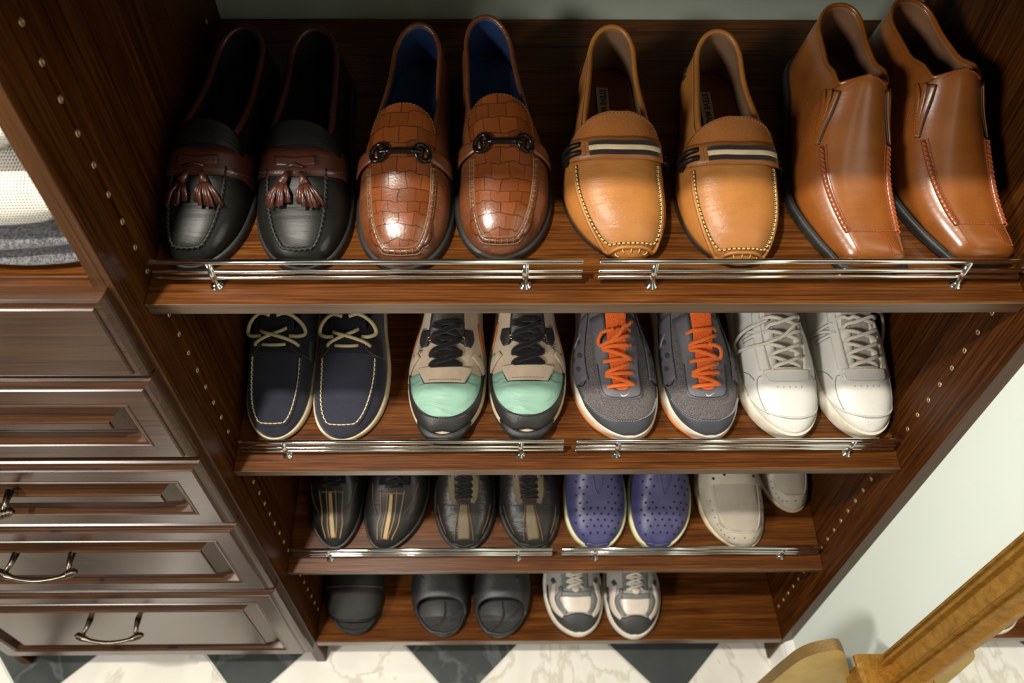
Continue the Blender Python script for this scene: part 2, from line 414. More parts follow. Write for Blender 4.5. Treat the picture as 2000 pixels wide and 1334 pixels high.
# ------------------------------------------------------------------ shoe builder
class Shoe:
    """A shoe as a surface S(t, a): t runs toe (0) to heel (1), a runs left welt (-1) over the top (0) to right welt (1)."""
    def __init__(s, name, label, row, xs, s0, L=.285, wb=.052, ww=.040, wh=.035, tb=.30, nt=2.4, mt=2.0, w0=1., H=None, tt=.42,
                 we=None, Cc=None, z0=None, px=.8, pz=.85, lt=.35, lh=.12, cat='shoe', group=None, disp=None, side=0, bl=.12):
        s.L = L; s.wb = wb; s.tb = tb; s.nt = nt; s.mt = mt; s.tt = tt; s.px = pchip(px) if isinstance(px, list) else (lambda t: px); s.pz = pz; s.lt = lt; s.lh = lh; s.disp = disp; s.bl = bl
        x0, x1, x2 = xs                       # toe tip, ball and heel centre positions across the shelf
        s.cx = pchip([(0, x0 - x1), (.14, (x0 - x1) * .42), (.32, 0), (.65, (x2 - x1) * .5), (1, x2 - x1)])
        s.wr = pchip([(0, wb * w0), (.33, wb), (.60, ww), (.86, wh), (1, wh)])
        s.Hf = pchip(H or [(0, .018), (.03, .030), (.1, .040), (.25, .052), (.42, .074), (.6, .105), (1, .15)])
        s.Cf = pchip(Cc or [(tt, s.Hf(tt)), (tt + .12, .060), (.72, .056), (.9, .064), (1, .072)])
        s.wf = pchip(we or [(tt, 0), (tt + .004, .32), (tt + .02, .52), (tt + .06, .68), (tt + .18, .74), (1, .74)])
        s.z0 = pchip(z0 or [(0, .011), (.4, .009), (.7, .014), (1, .018)])
        s.root = empty(name, label, cat, matrix=shelf_matrix(row) @ Matrix.Translation((x1, s0, 0)), group=group or (None if name == 'slipper' else 'pair of ' + name.replace('_', ' ') + 's'))
    def Wd(s, t):
        t = min(max(t, 0), 1); w = s.wr(t)
        if t < s.tb: w *= (1 - (1 - t / s.tb) ** s.nt) ** (1 / s.mt)
        if t > .84: w *= max(0, 1 - ((t - .84) / .16) ** 2.3) ** .5
        return w
    def S(s, t, a, closed=False):
        t = min(max(t, 0.), 1.); w = s.Wd(t) * .975; zt = s.z0(t); sg = -1 if a < 0 else 1; aa = min(abs(a), 1.)
        op = not closed and t > s.tt
        if closed is True and t > s.tt and w > 1e-6:
            a0 = abs(s.a_of(t, s.wf(t) * w))
            if aa > a0: return s.S(t, sg * max((aa - a0) / (1 - a0), 1e-9), False)
        if not op: we, ze, b = 0., s.Hf(t), 0.
        else:
            we, ze = s.wf(t) * w, s.Cf(t); b = min(1, max(0, (t - s.tt) / s.bl)); b = b * b * (3 - 2 * b)
            a0 = abs(s.a_of(t, we)); ac = a0 + (1 - a0) * aa
        ph = (1 - aa) * PI / 2; y = s.L * t
        if not op or b < 1:
            pc = ph if not op else (1 - ac) * PI / 2; He = s.Hf(t) if not op else s.Hf(s.tt) + (s.Hf(t) - s.Hf(s.tt)) * (.3 if s.bl < .2 else 1)
            x1 = w * max(math.cos(pc), 0) ** s.px(t); z1 = zt + (He - zt) * math.sin(pc) ** s.pz
            if not op: x2, z2 = x1, z1
        if op:
            x2 = we + (w - we) * max(math.cos(ph), 0) ** s.px(t); z2 = zt + (ze - zt) * (1 - aa) ** .95
            if b >= 1: x1, z1 = x2, z2
        x = s.cx(t) + sg * (x1 * (1 - b) + x2 * b); z = z1 * (1 - b) + z2 * b; q = min(1, max(0, (z - zt) / max(ze - zt, 1e-6)))
        if t < .22: y += s.lt * max(z - zt - .006, 0) * (1 - t / .22) ** 1.2
        if t > .78: y -= s.lh * (z - zt) * ((t - .78) / .22) ** 1.3
        p = np.array([x, y, z])
        if s.disp: p = p + np.array([0, 0, 1.]) * s.disp(t, x - s.cx(t)) * q
        return p
    def a_of(s, t, x):
        w = s.Wd(t) * .975
        if w < 1e-5: return 0.
        r = min(abs(x) / w, .995); return math.copysign(1 - math.acos(r ** (1 / s.px(t))) / (PI / 2), x)
    def nrm(s, t, a, closed=True):
        e = .012; a = min(max(a, -.97), .97); t = min(max(t, .004), .992)
        du = s.S(t + e * .5, a, closed) - s.S(t - e * .5 if t > e else t, a, closed); dv = s.S(t, min(a + .03, 1), closed) - s.S(t, max(a - .03, -1), closed)
        n_ = np.cross(dv, du); l = np.linalg.norm(n_)
        if l < 1e-12: return np.array([0, -1, 0.])
        n_ = n_ / l
        return n_
    def P(s, t, a, off=0., closed=True): return s.S(t, a, closed) + s.nrm(t, a, closed) * off
    def X(s, t, x, off=0.): return s.P(t, s.a_of(t, x), off)      # by distance from the centre line
    def ts(s, n=46):
        u = [(1 - math.cos(PI * i / n)) / 2 for i in range(n + 1)]
        u += [.0004, .0015, .003, s.tt, s.tt + .004, s.tt + .01, s.tt + .02, s.tt + .035, .006, .015]; return sorted(set(round(x, 5) for x in u if 0 <= x <= 1))
    def upper(s, m, lining, th=.0028, nv=13, zone=None, mats=None, name='upper'):
        T = s.ts(); V = []; F = []; UV = []; fm = []; A = [1 - (k / nv) for k in range(nv + 1)]
        for sg in (-1, 1):
            base = len(V)
            for t in T:
                for a in A:
                    V.append(s.S(t, sg * max(a, 1e-9))); UV.append((sg * a * .5 + .5, t))
            for i in range(len(T) - 1):
                for k in range(nv):
                    a_, b_, c_, d_ = base + i*(nv+1)+k, base + i*(nv+1)+k+1, base + (i+1)*(nv+1)+k+1, base + (i+1)*(nv+1)+k
                    F.append((a_, b_, c_, d_) if sg < 0 else (d_, c_, b_, a_)); fm.append(zone((T[i]+T[i+1])/2, sg * (A[k]+A[k+1])/2) if zone else 0)
        ml = (mats or [m]) + [lining]
        o = link(name, V, F, ml, s.root, True, UV, fm)
        bm = bmesh.new(); bm.from_mesh(o.data); bmesh.ops.remove_doubles(bm, verts=bm.verts, dist=2e-5)
        bmesh.ops.dissolve_degenerate(bm, edges=bm.edges, dist=1e-6); bm.to_mesh(o.data); bm.free()
        md = o.modifiers.new('thickness', 'SOLIDIFY'); md.thickness = th; md.offset = -1; md.material_offset = 9
        md.material_offset_rim = 0; md.use_quality_normals = True
        for p in o.data.polygons: p.use_smooth = True
        return o
    def sole(s, m, ext=.003, arch=.004, heel=None, spring=.006, zt=None, name='sole', zb=None, wave=0):
        """solid outsole between the shelf and the upper"""
        V = []; F = []; T = sorted(set([(1 - math.cos(PI * i / 44)) / 2 for i in range(45)] + [.0002, .0006, .003, .9994, .9985])); K = 10
        O = [np.array([s.cx(t) - s.Wd(t), s.L * t]) for t in T] + [np.array([s.cx(t) + s.Wd(t), s.L * t]) for t in T[::-1][1:-1]]; nO = len(O); Q = []
        for i in range(nO):
            d = O[(i + 1) % nO] - O[i - 1]; d = d / (np.linalg.norm(d) + 1e-12); Q.append(O[i] + np.array([-d[1], d[0]]) * ext)
        for i, t in enumerate(T):
            top = (zt(t) if zt else s.z0(t) + .0015); bot = (zb(t) if zb else 0) + spring * max(0, 1 - t / .16) ** 2
            if not zb and .42 < t < .68: bot += arch * math.sin((t - .42) / .26 * PI) ** .6
            l = Q[i]; r = Q[-i] if 0 < i < len(T) - 1 else Q[i]; c = (l + r) / 2; e = (r - l) / 2; h = top - bot
            if i == 0 or i == len(T) - 1: e = np.array([1e-5, 0])
            for wx, zz in [(-1, .18), (-.93, 0), (.93, 0), (1, .18), (1.0, .55), (.985, .88), (.94, 1), (-.94, 1), (-.985, .88), (-1.0, .55)]:
                V.append((c[0] + wx * e[0], c[1] + wx * e[1], bot + h * zz))
        n_ = K
        for i in range(len(T) - 1):
            for k in range(n_):
                l = (k + 1) % n_; F.append((i * n_ + k, (i + 1) * n_ + k, (i + 1) * n_ + l, i * n_ + l))
        F.append(tuple(range(n_))); F.append(tuple((len(T) - 1) * n_ + k for k in range(n_))[::-1])
        o = link(name, V, F, m, s.root, True)
        b = o.modifiers.new('edge', 'EDGE_SPLIT'); b.split_angle = math.radians(50)
        return o
    def insole(s, m, z=.004, t0=.05):
        V = []; F = []; T = np.linspace(t0, .985, 30)
        for t in T:
            w = max(s.Wd(t) * .975 - .004, .001)
            for k in (-1, -.6, 0, .6, 1): V.append((s.cx(t) + w * k, s.L * t - .002, s.z0(t) + z + .002 * abs(k) ** 2))
        for i in range(len(T) - 1):
            for k in range(4): F.append((i*5+k, i*5+k+1, (i+1)*5+k+1, (i+1)*5+k))
        return link('insole', V, F, m, s.root)
    def solid(s, o, th, off=1):
        md = o.modifiers.new('thickness', 'SOLIDIFY'); md.thickness = th; md.offset = off; return o
    def patch(s, name, m, t0, t1, fL, fR, n=18, k=12, off=.0004, th=.0012, parent=None, closed=True, inx=False, ease=False, uvs=True):
        """raised panel between two curves fL(t), fR(t)"""
        V = []; F = []; UV = []
        for i in range(n + 1):
            u = i / n; u = (1 - math.cos(PI * u)) / 2 if ease else u
            t = t0 + (t1 - t0) * u; l, r = fL(t), fR(t)
            for j in range(k + 1):
                a = l + (r - l) * j / k
                if inx: a = s.a_of(t, a)
                V.append(s.P(t, a, off, closed)); UV.append((a * .5 + .5, t))
        for i in range(n):
            for j in range(k): F.append((i*(k+1)+j, i*(k+1)+j+1, (i+1)*(k+1)+j+1, (i+1)*(k+1)+j))
        o = link(name, V, F, m, parent or s.root, True, UV)
        return s.solid(o, th)
    def ribbon(s, name, m, path, wd, off=.0004, th=.0012, k=4, n=6, parent=None, inx=True, mb=None, closed=True, smoothp=True):
        """a band laid on the surface along path [(x or a, t), ...]; wd: width or list"""
        P = densify([(p[0], p[1]) for p in path], n) if smoothp else [np.array(p, float) for p in path]
        W_ = densify([(x,) for x in wd], n) if isinstance(wd, (list, tuple)) else [(wd,)] * len(P)
        A = [(q_[1], s.a_of(q_[1], q_[0]) if inx else q_[0]) for q_ in P]
        pts = [s.S(t, a, closed) for t, a in A]; V = []; F = []; UV = []
        for i, (t, a) in enumerate(A):
            d = pts[min(i + 1, len(pts) - 1)] - pts[max(i - 1, 0)]; d = d / (np.linalg.norm(d) + 1e-12); nn = s.nrm(t, a, closed)
            sd = np.cross(nn, d)
            e = .004; ju = (s.S(min(t + e, 1), a, closed) - s.S(max(t - e, 0), a, closed)) / (min(t + e, 1) - max(t - e, 0))
            jv = (s.S(t, min(a + .02, 1), closed) - s.S(t, max(a - .02, -1), closed)) / (min(a + .02, 1) - max(a - .02, -1))
            J = np.stack([ju, jv], 1); dt, da = np.linalg.lstsq(J, sd, rcond=None)[0]
            for j in range(k + 1):
                f = (j / k - .5) * float(W_[i][0])
                V.append(s.P(min(max(t + dt * f, .001), .999), min(max(a + da * f, -1), 1), off, closed)); UV.append((j / k, i / len(A)))
        for i in range(len(A) - 1):
            for j in range(k): F.append((i*(k+1)+j, i*(k+1)+j+1, (i+1)*(k+1)+j+1, (i+1)*(k+1)+j))
        if mb is not None: mb.add(V, F); return None
        return s.solid(link(name, V, F, m, parent or s.root, True, UV), th, 0)
    def path3(s, path, n=8, off=0., inx=True, closed=True):
        P = densify([(p[0], p[1]) for p in path], n)
        return [s.P(q_[1], s.a_of(q_[1], q_[0]) if inx else q_[0], off, closed) for q_ in P]
    def seam(s, name, m, path, r=.0009, off=.0003, parent=None, n=8, inx=True, closed=True):
        q = MB(); q.tube(s.path3(path, n, off, inx, closed), r, 6); return q.build(name, m, parent or s.root)
    def stitches(s, m, path, gap=.004, ln=.0026, r=.0005, off=.0010, across=0, name='stitching', parent=None, inx=True, closed=True, n=10, kind=True):
        pts = s.path3(path, n, 0, inx, closed); q = MB(); acc = 0; L = [0]
        for i in range(1, len(pts)): L.append(L[-1] + np.linalg.norm(pts[i] - pts[i-1]))
        P = densify([(p[0], p[1]) for p in path], n); d = gap * .5
        while d < L[-1]:
            i = max(1, next(k for k in range(len(L)) if L[k] >= d)); f = (d - L[i-1]) / max(L[i] - L[i-1], 1e-9)
            p = pts[i-1] * (1 - f) + pts[i] * f; tn = pts[i] - pts[i-1]; tn = tn / (np.linalg.norm(tn) + 1e-12)
            pp = P[i-1] * (1 - f) + P[i] * f; nn = s.nrm(pp[1], s.a_of(pp[1], pp[0]) if inx else pp[0], closed)
            dr_ = np.cross(nn, tn) if across == 1 else (tn + across * np.cross(nn, tn)) if across else tn
            dr_ = dr_ / np.linalg.norm(dr_); c = p + nn * off
            q.tube([c - dr_ * ln / 2 - nn * off * .8, c - dr_ * ln * .3, c + dr_ * ln * .3, c + dr_ * ln / 2 - nn * off * .8], r, 5, caps=False); d += gap
        o = q.build(name, m, parent or s.root); 
        return o
    def collar(s, m, r=.0026, name='collar_piping', t0=None, parent=None, off=0.):
        T = [t for t in s.ts() if t >= (t0 or s.tt) - 1e-6]; pts = []
        if t0: T = [t0] + T
        L_ = [s.S(t, -1e-9) for t in T]; R_ = [s.S(t, 1e-9) for t in T][::-1]
        pts = L_ + R_[1:]
        if t0 is None: pts = pts[:-1]
        c = [pts[0]]
        for p in pts[1:]:
            if np.linalg.norm(p - c[-1]) > .0012: c.append(p)
        q = MB(); q.tube(c, r, 8, closed=t0 is None); return q.build(name, m, parent or s.root)
    def tube(s, name, m, pts, r=.002, n=6, parent=None, mb=None, flat=1., k=8):
        """pts: (x, t, offset) over the closed surface"""
        P = densify(pts, n); q = mb or MB(); V = [s.P(p[1], s.a_of(p[1], p[0]), p[2]) for p in P]
        up = [s.nrm(p[1], s.a_of(p[1], p[0])) for p in P]
        q.tube(V, r, k, flat=flat, up=up)
        return q.build(name, m, parent or s.root) if mb is None else None
    def discs(s, name, m, spots, r=.0015, off=.0003, ring=0., n=10, parent=None):
        q = MB()
        for x, t in spots:
            a = s.a_of(t, x); c = s.P(t, a, off); z = Vector(s.nrm(t, a)); mt = z.to_track_quat('Z', 'Y').to_matrix().to_4x4(); mt.translation = Vector(c)
            if ring: q.tube([tuple(mt @ Vector((r * math.cos(u), r * math.sin(u), 0))) for u in np.linspace(0, 2 * PI, 13)[:-1]], ring, 6, closed=True)
            else: q.lathe([(r, -.002), (r, 0), (r * .7, .0001)], n, mt)
        return q.build(name, m, parent or s.root)
    def text(s, name, m, body, t, x, size, rot=0., off=.0007, parent=None, shear=0., bold=.0, flatz=None):
        """lettering laid on the surface, rot = reading direction in the (across, to-heel) plane"""
        cu = bpy.data.curves.new('lettering', 'FONT'); cu.body = body; cu.size = size; cu.align_x = 'CENTER'; cu.align_y = 'CENTER'; cu.shear = shear; cu.offset = bold
        o = bpy.data.objects.new('lettering', cu); C.objects.link(o); bpy.context.view_layer.update()
        me = bpy.data.meshes.new_from_object(o); bpy.data.objects.remove(o)
        a = s.a_of(t, x); vs = []
        for v in me.vertices:
            u = math.cos(rot) * v.co.x - math.sin(rot) * v.co.y; w_ = math.sin(rot) * v.co.x + math.cos(rot) * v.co.y
            if flatz is not None: vs.append((s.cx(t) + x + u, s.L * t + w_, flatz)); continue
            e = .01; ju = (s.S(t + e, a, True) - s.S(t - e, a, True)) / (2 * e); jv = (s.S(t, a + .03, True) - s.S(t, a - .03, True)) / .06
            vs.append(s.P(t + w_ / np.linalg.norm(ju), a + u / np.linalg.norm(jv), off))
        F = [tuple(p.vertices) for p in me.polygons]; bpy.data.meshes.remove(me)
        return link(name, vs, F, m, parent or s.root, False)

def moc_path(hw, t_top, t_toe, n=14, p=.55, q=.9):
    """U-shaped apron seam: [(x, t)] from left leg round the toe to the right leg"""
    out = []
    for i in range(n + 1):
        th = PI * i / n; c = math.cos(th); out.append((-math.copysign(abs(c) ** p, c) * hw, t_top - (t_top - t_toe) * math.sin(th) ** q))
    return out
def sgn(k): return -1 if k == 0 else 1
"""SHOES"""
# ---- leathers and cloths
BLK = leather('black_leather', (.0055, .0052, .0042), .42, .00008, .3, creases=.0006, spec=.28)
BRN = leather('oxblood_brown_leather', (.050, .014, .008), .36, .0002, .35)
DLIN = leather('dark_lining', (.0055, .005, .0055), .8, spec=.2)
def croc(name, col):
    m = leather(name, col, .24, .0002, .35, coat=.35); n = N(m)
    tc = n.t.nodes.new('ShaderNodeTexCoord'); nz = n.t.nodes.new('ShaderNodeTexNoise'); nz.inputs['Scale'].default_value = 9
    n.link(tc.outputs['UV'], nz.inputs['Vector']); mx = n.t.nodes.new('ShaderNodeMix'); mx.data_type = 'RGBA'; mx.blend_type = 'LINEAR_LIGHT'; mx.inputs[0].default_value = .022
    n.link(tc.outputs['UV'], mx.inputs[6]); n.link(nz.outputs['Color'], mx.inputs[7])
    mp = n.t.nodes.new('ShaderNodeMapping'); mp.inputs['Scale'].default_value = (1, 1, 1); n.link(mx.outputs[2], mp.inputs[0])
    b = n.t.nodes.new('ShaderNodeTexBrick'); n.link(mp.outputs[0], b.inputs['Vector']); b.inputs['Scale'].default_value = 1
    b.inputs['Brick Width'].default_value = .088; b.inputs['Row Height'].default_value = .050; b.inputs['Mortar Size'].default_value = .0019; b.inputs['Mortar Smooth'].default_value = .9
    b.inputs['Color1'].default_value = (*mul(col, 1.25), 1); b.inputs['Color2'].default_value = (*mul(col, .8), 1); b.inputs['Mortar'].default_value = (*mul(col, .62), 1); b.offset = .42
    n.color(b.outputs['Color']); iv = n.t.nodes.new('ShaderNodeInvert'); n.link(b.outputs['Fac'], iv.inputs['Color'])
    old = n.b.inputs['Normal'].links[0].from_socket; n.bump(iv.outputs[0], .0016, .9, old); return m
CROC = croc('croc_embossed_cognac_leather', (.135, .034, .0065)); COG = leather('cognac_leather', (.115, .036, .013), .33, .0003, .4, creases=.0022, coat=.2)
BLUE = leather('blue_lining', (.010, .028, .085), .5, var=.4)
TAN = leather('tan_leather', (.34, .122, .022), .42, .0003, .22, dirt=(.41, .165, .036), creases=.0008); TAND = leather('darker_tan_leather', (.26, .090, .018), .42, .0005, .25)  # second tan is a darker leather for tongue and saddle strap
TLIN = leather('suede_lining', (.16, .085, .04), .9); TINS = leather('chestnut_insole', (.13, .035, .010), .6)
BOOT = leather('polished_chestnut_leather', (.23, .070, .011), .27, .00012, .28, coat=.9, creases=.0004); BLIN = leather('tan_pigskin_lining', (.20, .095, .045), .8)
RUB = mat('black_rubber', (.014, .013, .012), .5); n = N(RUB); n.bump(n.noise(n.coord(), 300), .0003)
GUM = mat('dark_brown_outsole', (.03, .018, .010), .45)
CREAM = mat('cream_rubber', (.62, .52, .34), .55); n = N(CREAM); n.color(n.ramp(n.noise(n.coord(), 40, 4), [(.3, (.50, .40, .25)), (.7, (.70, .60, .42))]))
YEL = mat('yellowed_rubber', (.62, .60, .34), .5)
WHT = leather('white_leather', (.72, .71, .66), .42, .0003, .05, coat=.1, creases=.0004); WRUB = mat('white_rubber', (.72, .69, .60), .5)
n = N(WRUB); n.color(n.ramp(n.noise(n.coord(), 30, 5, .7), [(.3, (.58, .52, .38)), (.6, (.75, .71, .62))]))
def thread(name, c): return mat(name, c, .7)
T_CR = thread('cream_thread', (.60, .50, .30)); T_YL = thread('straw_thread', (.62, .46, .16)); T_DK = thread('black_thread', (.012, .010, .009)); T_OR = thread('rust_thread', (.33, .065, .018)); T_BR = thread('brown_thread', (.15, .075, .033)); T_TN = thread('tan_thread', (.26, .165, .085)); T_GY = thread('grey_thread', (.28, .28, .28)); T_WH = thread('white_thread', (.6, .6, .57))
NAVY = fabric('navy_nubuck', (.019, .020, .034), .75, 1600, .0002, .3, .2); NAVY2 = fabric('dark_navy_canvas', (.010, .010, .016), .85, 1600, .0002)
MINTF = fabric('mint_satin_nylon', (.23, .40, .31), .42, 2400, .0001, .10, .15)
nn_ = N(MINTF); nn_.bump(nn_.noise(nn_.coord(scale=(.6, 2.2, 1)), 26, 2, .5, 1.2), .006, .8)
SUE = fabric('cream_suede', (.58, .45, .33), .95, 1500, .0003, .18, .4); BKL = leather('black_overlay_leather', (.020, .019, .018), .45, .0005); ORG = mat('orange_leather', (.72, .20, .03), .5)
LBK = fabric('black_lace', (.010, .007, .008), .9, 900, .0006); LOR = fabric('orange_lace', (.85, .17, .025), .8, 900, .0006, .12); LCR = fabric('rawhide_lace', (.52, .42, .24), .7, 800, .0003, .15); LWH = fabric('white_lace', (.74, .69, .60), .9, 800, .0006, .1)
GMESH = fabric('grey_mesh', (.125, .115, .12), .9, 900, .0008, .12); 
gm_ = N(GMESH); v_ = gm_.new('ShaderNodeTexVoronoi'); v_.inputs['Scale'].default_value = 900; gm_.link(gm_.coord(scale=(1, 1, .6)), v_.inputs['Vector']); gm_.color(gm_.ramp(v_.outputs['Distance'], [(.25, (.20, .175, .17)), (.65, (.085, .075, .075))]))
GOV = leather('grey_overlay', (.115, .108, .125), .5, .0003, .12); GDK = leather('dark_grey_overlay', (.045, .048, .058), .5, .0003, .12); OMESH = fabric('orange_mesh', (.85, .14, .02), .8, 600, .001, .15)
SILV = mat('silver_print', (.62, .60, .60), .35, .3); TXT = mat('dark_lettering', (.03, .035, .03), .6)
DBR = leather('worn_black_leather', (.014, .012, .010), .38, .0005, .45, creases=.002); TAUPE = leather('taupe_suede', (.125, .095, .050), .7, var=.3)
PLAID = leather('charcoal_striped_leather', (.010, .008, .007), .5, .0004, .4, creases=.001); STR = leather('tan_stripe_leather', (.40, .27, .13), .5, var=.3)
EVA = mat('violet_blue_foam', (.075, .085, .27), .38); n = N(EVA); n.color(n.ramp(n.noise(n.coord(), 18, 4, .6), [(.3, (.028, .032, .10)), (.7, (.085, .078, .19))])); n.bump(n.noise(n.coord(), 500), .0003)
BEI = mat('stone_foam', (.46, .41, .33), .55); n = N(BEI); n.color(n.ramp(n.noise(n.coord(), 25, 4, .6), [(.3, (.38, .34, .27)), (.7, (.54, .48, .38))])); n.bump(n.noise(n.coord(), 600), .0004)
BEIC = fabric('stone_canvas', (.42, .37, .30), .9, 1200, .0004, .1); HOLE2 = mat('pale_hole', (.10, .08, .06), .9); HOLE = mat('hole_interior', (.006, .006, .009), .9)
SLB = mat('black_foam', (.028, .027, .028), .42); n = N(SLB); n.color(n.ramp(n.noise(n.coord(), 25, 4, .7), [(.3, (.008, .008, .008)), (.7, (.026, .025, .024))])); n.bump(n.noise(n.coord(), 500), .0004)
SLD = leather('worn_charcoal_felt', (.013, .012, .010), .75, var=.5); RGY = fabric('silver_mesh', (.40, .385, .36), .8, 500, .0015, .12); RBG = leather('pearl_overlay', (.58, .50, .43), .4, .0003, .12, coat=.2); RDK = leather('charcoal_overlay', (.035, .035, .036), .5); RMD = leather('mid_grey_overlay', (.13, .135, .125), .5)

# ---- top row: tassel loafers
def tassel(k, xs, s0, wb, label):
    s = Shoe('tassel_loafer', label, 1, xs, s0, wb=wb, tt=.41, group=None, nt=2.5,
             H=[(0, .016), (.03, .029), (.1, .038), (.25, .049), (.42, .070), (.55, .086), (1, .14)], Cc=[(.41, .069), (.5, .058), (.7, .054), (.9, .062), (1, .072)])
    s.upper(BLK, DLIN); s.sole(RUB, .0025, zt=lambda t: s.z0(t) + .001); s.insole(DLIN); s.collar(BRN, .0036, t0=.435)
    s.patch('tongue', BLK, .395, .475, lambda t: -.60 * (max(0, 1 - ((t - .395) / .0802) ** 3)) ** .5, lambda t: .60 * (max(0, 1 - ((t - .395) / .0802) ** 3)) ** .5, closed=2, off=.0022, ease=True)
    st = s.ribbon('saddle_strap', BRN, [(-.045, .385), (-.03, .352), (0, .335), (.03, .352), (.045, .385)], [.031, .030, .029, .030, .031], off=.001, th=.0022)
    s.ribbon('strap_tab', BRN, [(-.020, .345), (0, .336), (.020, .347)], .010, off=.0032, th=.0018, parent=st)
    s.stitches(T_BR, [(-.043, .352), (-.03, .318), (0, .301), (.03, .318), (.043, .352)], .004, .0025, .0004, .0024, name='strap_stitching', parent=st)
    ap = moc_path(wb * .60, .33, .026); s.seam('apron_seam', BLK, ap, .0018, .0006)
    s.stitches(T_DK, ap, .0052, .0052, .0008, .0022, across=.8)
    for x, t, tx, ty in ((-.006, .305, -.011, -.004), (.006, .302, .009, .001)):
        q = MB(); a = s.P(t, s.a_of(t, x), .004); b = s.P(t - .045, s.a_of(t - .045, x + tx * .5), .006)
        q.tube([a, a * .6 + b * .4, b], [.002, .0036, .0050], 12); ts_ = q.build('tassel', BRN, s.root)
        q = MB()
        for j in range(8):
            f = (j - 3.5) / 3.5; e0 = b + np.array([f * .0040, 0, .001 * (1 - f * f)]); x2 = x + tx * 1.0 + f * .0120; t2 = t - .132 + .022 * f * f + .007 * math.sin(j * 2.4)
            e2 = s.P(max(t2, .05), s.a_of(max(t2, .05), x2), .0022 + .002 * (j % 3)); e1 = (e0 + e2) / 2 + np.array([f * .001, 0, .0035])
            q.tube([e0, e1 * .5 + e0 * .5, e1, e2], [.0010, .0015, .0019, .0022], 6, flat=.30, up=[np.array([0, -.35, 1.])] * 4)
        q.build('fringe', BRN, ts_)
    q = MB(); p = s.P(.312, 0, .005); q.tube([p + np.array([-.009, .002, 0]), p + np.array([0, .004, .002]), p + np.array([.009, .002, 0])], .0018, 8); q.build('lace_knot', BRN, st)
tassel(0, (.043, .0495, .072), .038, .0445, 'black tassel loafer in deep shade right beside the left upright panel')
tassel(1, (.156, .1495, .151), .036, .049, 'black tassel loafer with brown collar, next to the croc-embossed loafers')

# ---- croc bit loafers
def bit(k, xs, s0, wb, label):
    s = Shoe('bit_loafer', label, 1, xs, s0, wb=wb, tt=.45, nt=2.4, ww=.041, wh=.035,
             H=[(0, .016), (.03, .029), (.1, .039), (.25, .050), (.42, .072), (.55, .090), (1, .14)], Cc=[(.45, .076), (.53, .062), (.7, .057), (.9, .066), (1, .078)])
    s.upper(COG, BLUE); s.sole(RUB, .0035, zt=lambda t: s.z0(t) + .001); s.insole(BLUE); s.collar(COG, .0028, t0=.475)
    hw = wb * .62
    def fL(t): 
        e = 1 if t > .10 else max(0, 1 - ((.10 - t) / .074) ** 2.3) ** .5
        g = 1 if t < .44 else max(0, 1 - ((t - .44) / .086) ** 2.6) ** .5
        return -hw * e * g * (1 + .10 * min(max((t - .25) / .2, 0), 1))
    s.patch('croc_apron', CROC, .0262, .5258, fL, lambda t: -fL(t), n=40, k=16, off=.0008, th=.0014, inx=True, ease=True, closed=2)
    s.stitches(T_BR, [(-hw * 1.02, .45), (-hw * .85, .497), (-hw * .45, .519), (0, .524), (hw * .45, .519), (hw * .85, .497), (hw * 1.02, .45)], .0035, .002, .0004, .0028, name='tongue_stitching', closed=2)
    ap = moc_path(hw * 1.04, .335, .022); s.seam('apron_seam', COG, ap, .0024, .0010)
    s.stitches(T_BR, ap, .0058, .0052, .0006, .0034, across=1); s.seam('seam_cord', T_BR, moc_path(hw * .97, .335, .030), .0008, .0022); s.seam('seam_cord', T_BR, moc_path(hw * 1.12, .335, .016), .0008, .0012)
    tb_ = .366; off = .0075
    h = empty('bit', None, None); h.parent = s.root
    C.objects.unlink(h); bpy.data.objects.remove(h)
    q = MB(); xb = hw * .62
    q.tube([s.P(tb_, s.a_of(tb_, x), off + .001 * (1 - (x / xb) ** 2)) for x in np.linspace(-xb, xb, 25)], [(.0034 if i % 2 else .0030) if 4 < i < 20 else .0024 for i in range(25)], 12)
    for sg in (-1, 1):
        c = s.P(tb_, s.a_of(tb_, sg * xb * 1.08), off * .85); z = Vector(s.nrm(tb_, s.a_of(tb_, sg * xb * 1.08))); mt = z.to_track_quat('Z', 'Y').to_matrix().to_4x4(); mt.translation = Vector(c)
        q.tube([tuple(mt @ Vector((.0066 * math.cos(u), .0092 * math.sin(u), 0))) for u in np.linspace(0, 2 * PI, 25)[:-1]], .0024, 8, closed=True)
    q.build('horsebit', M['black_metal'], s.root)
    for sg in (-1, 1): s.ribbon('bit_strap', COG, [(sg * wb * .93, .37), (sg * hw * 1.05, .366), (sg * hw * .86, .366), (sg * hw * .72, .366)], [.017, .013, .010, .010], off=.004 , th=.002, k=4)
bit(0, (.258, .2565, .268), .036, .0495, 'croc-embossed cognac loafer with black bit, left of its pair beside the tassel loafers')
bit(1, (.357, .3615, .341), .049, .0495, 'croc-embossed cognac loafer with black bit, set slightly further back beside the tan moccasins')

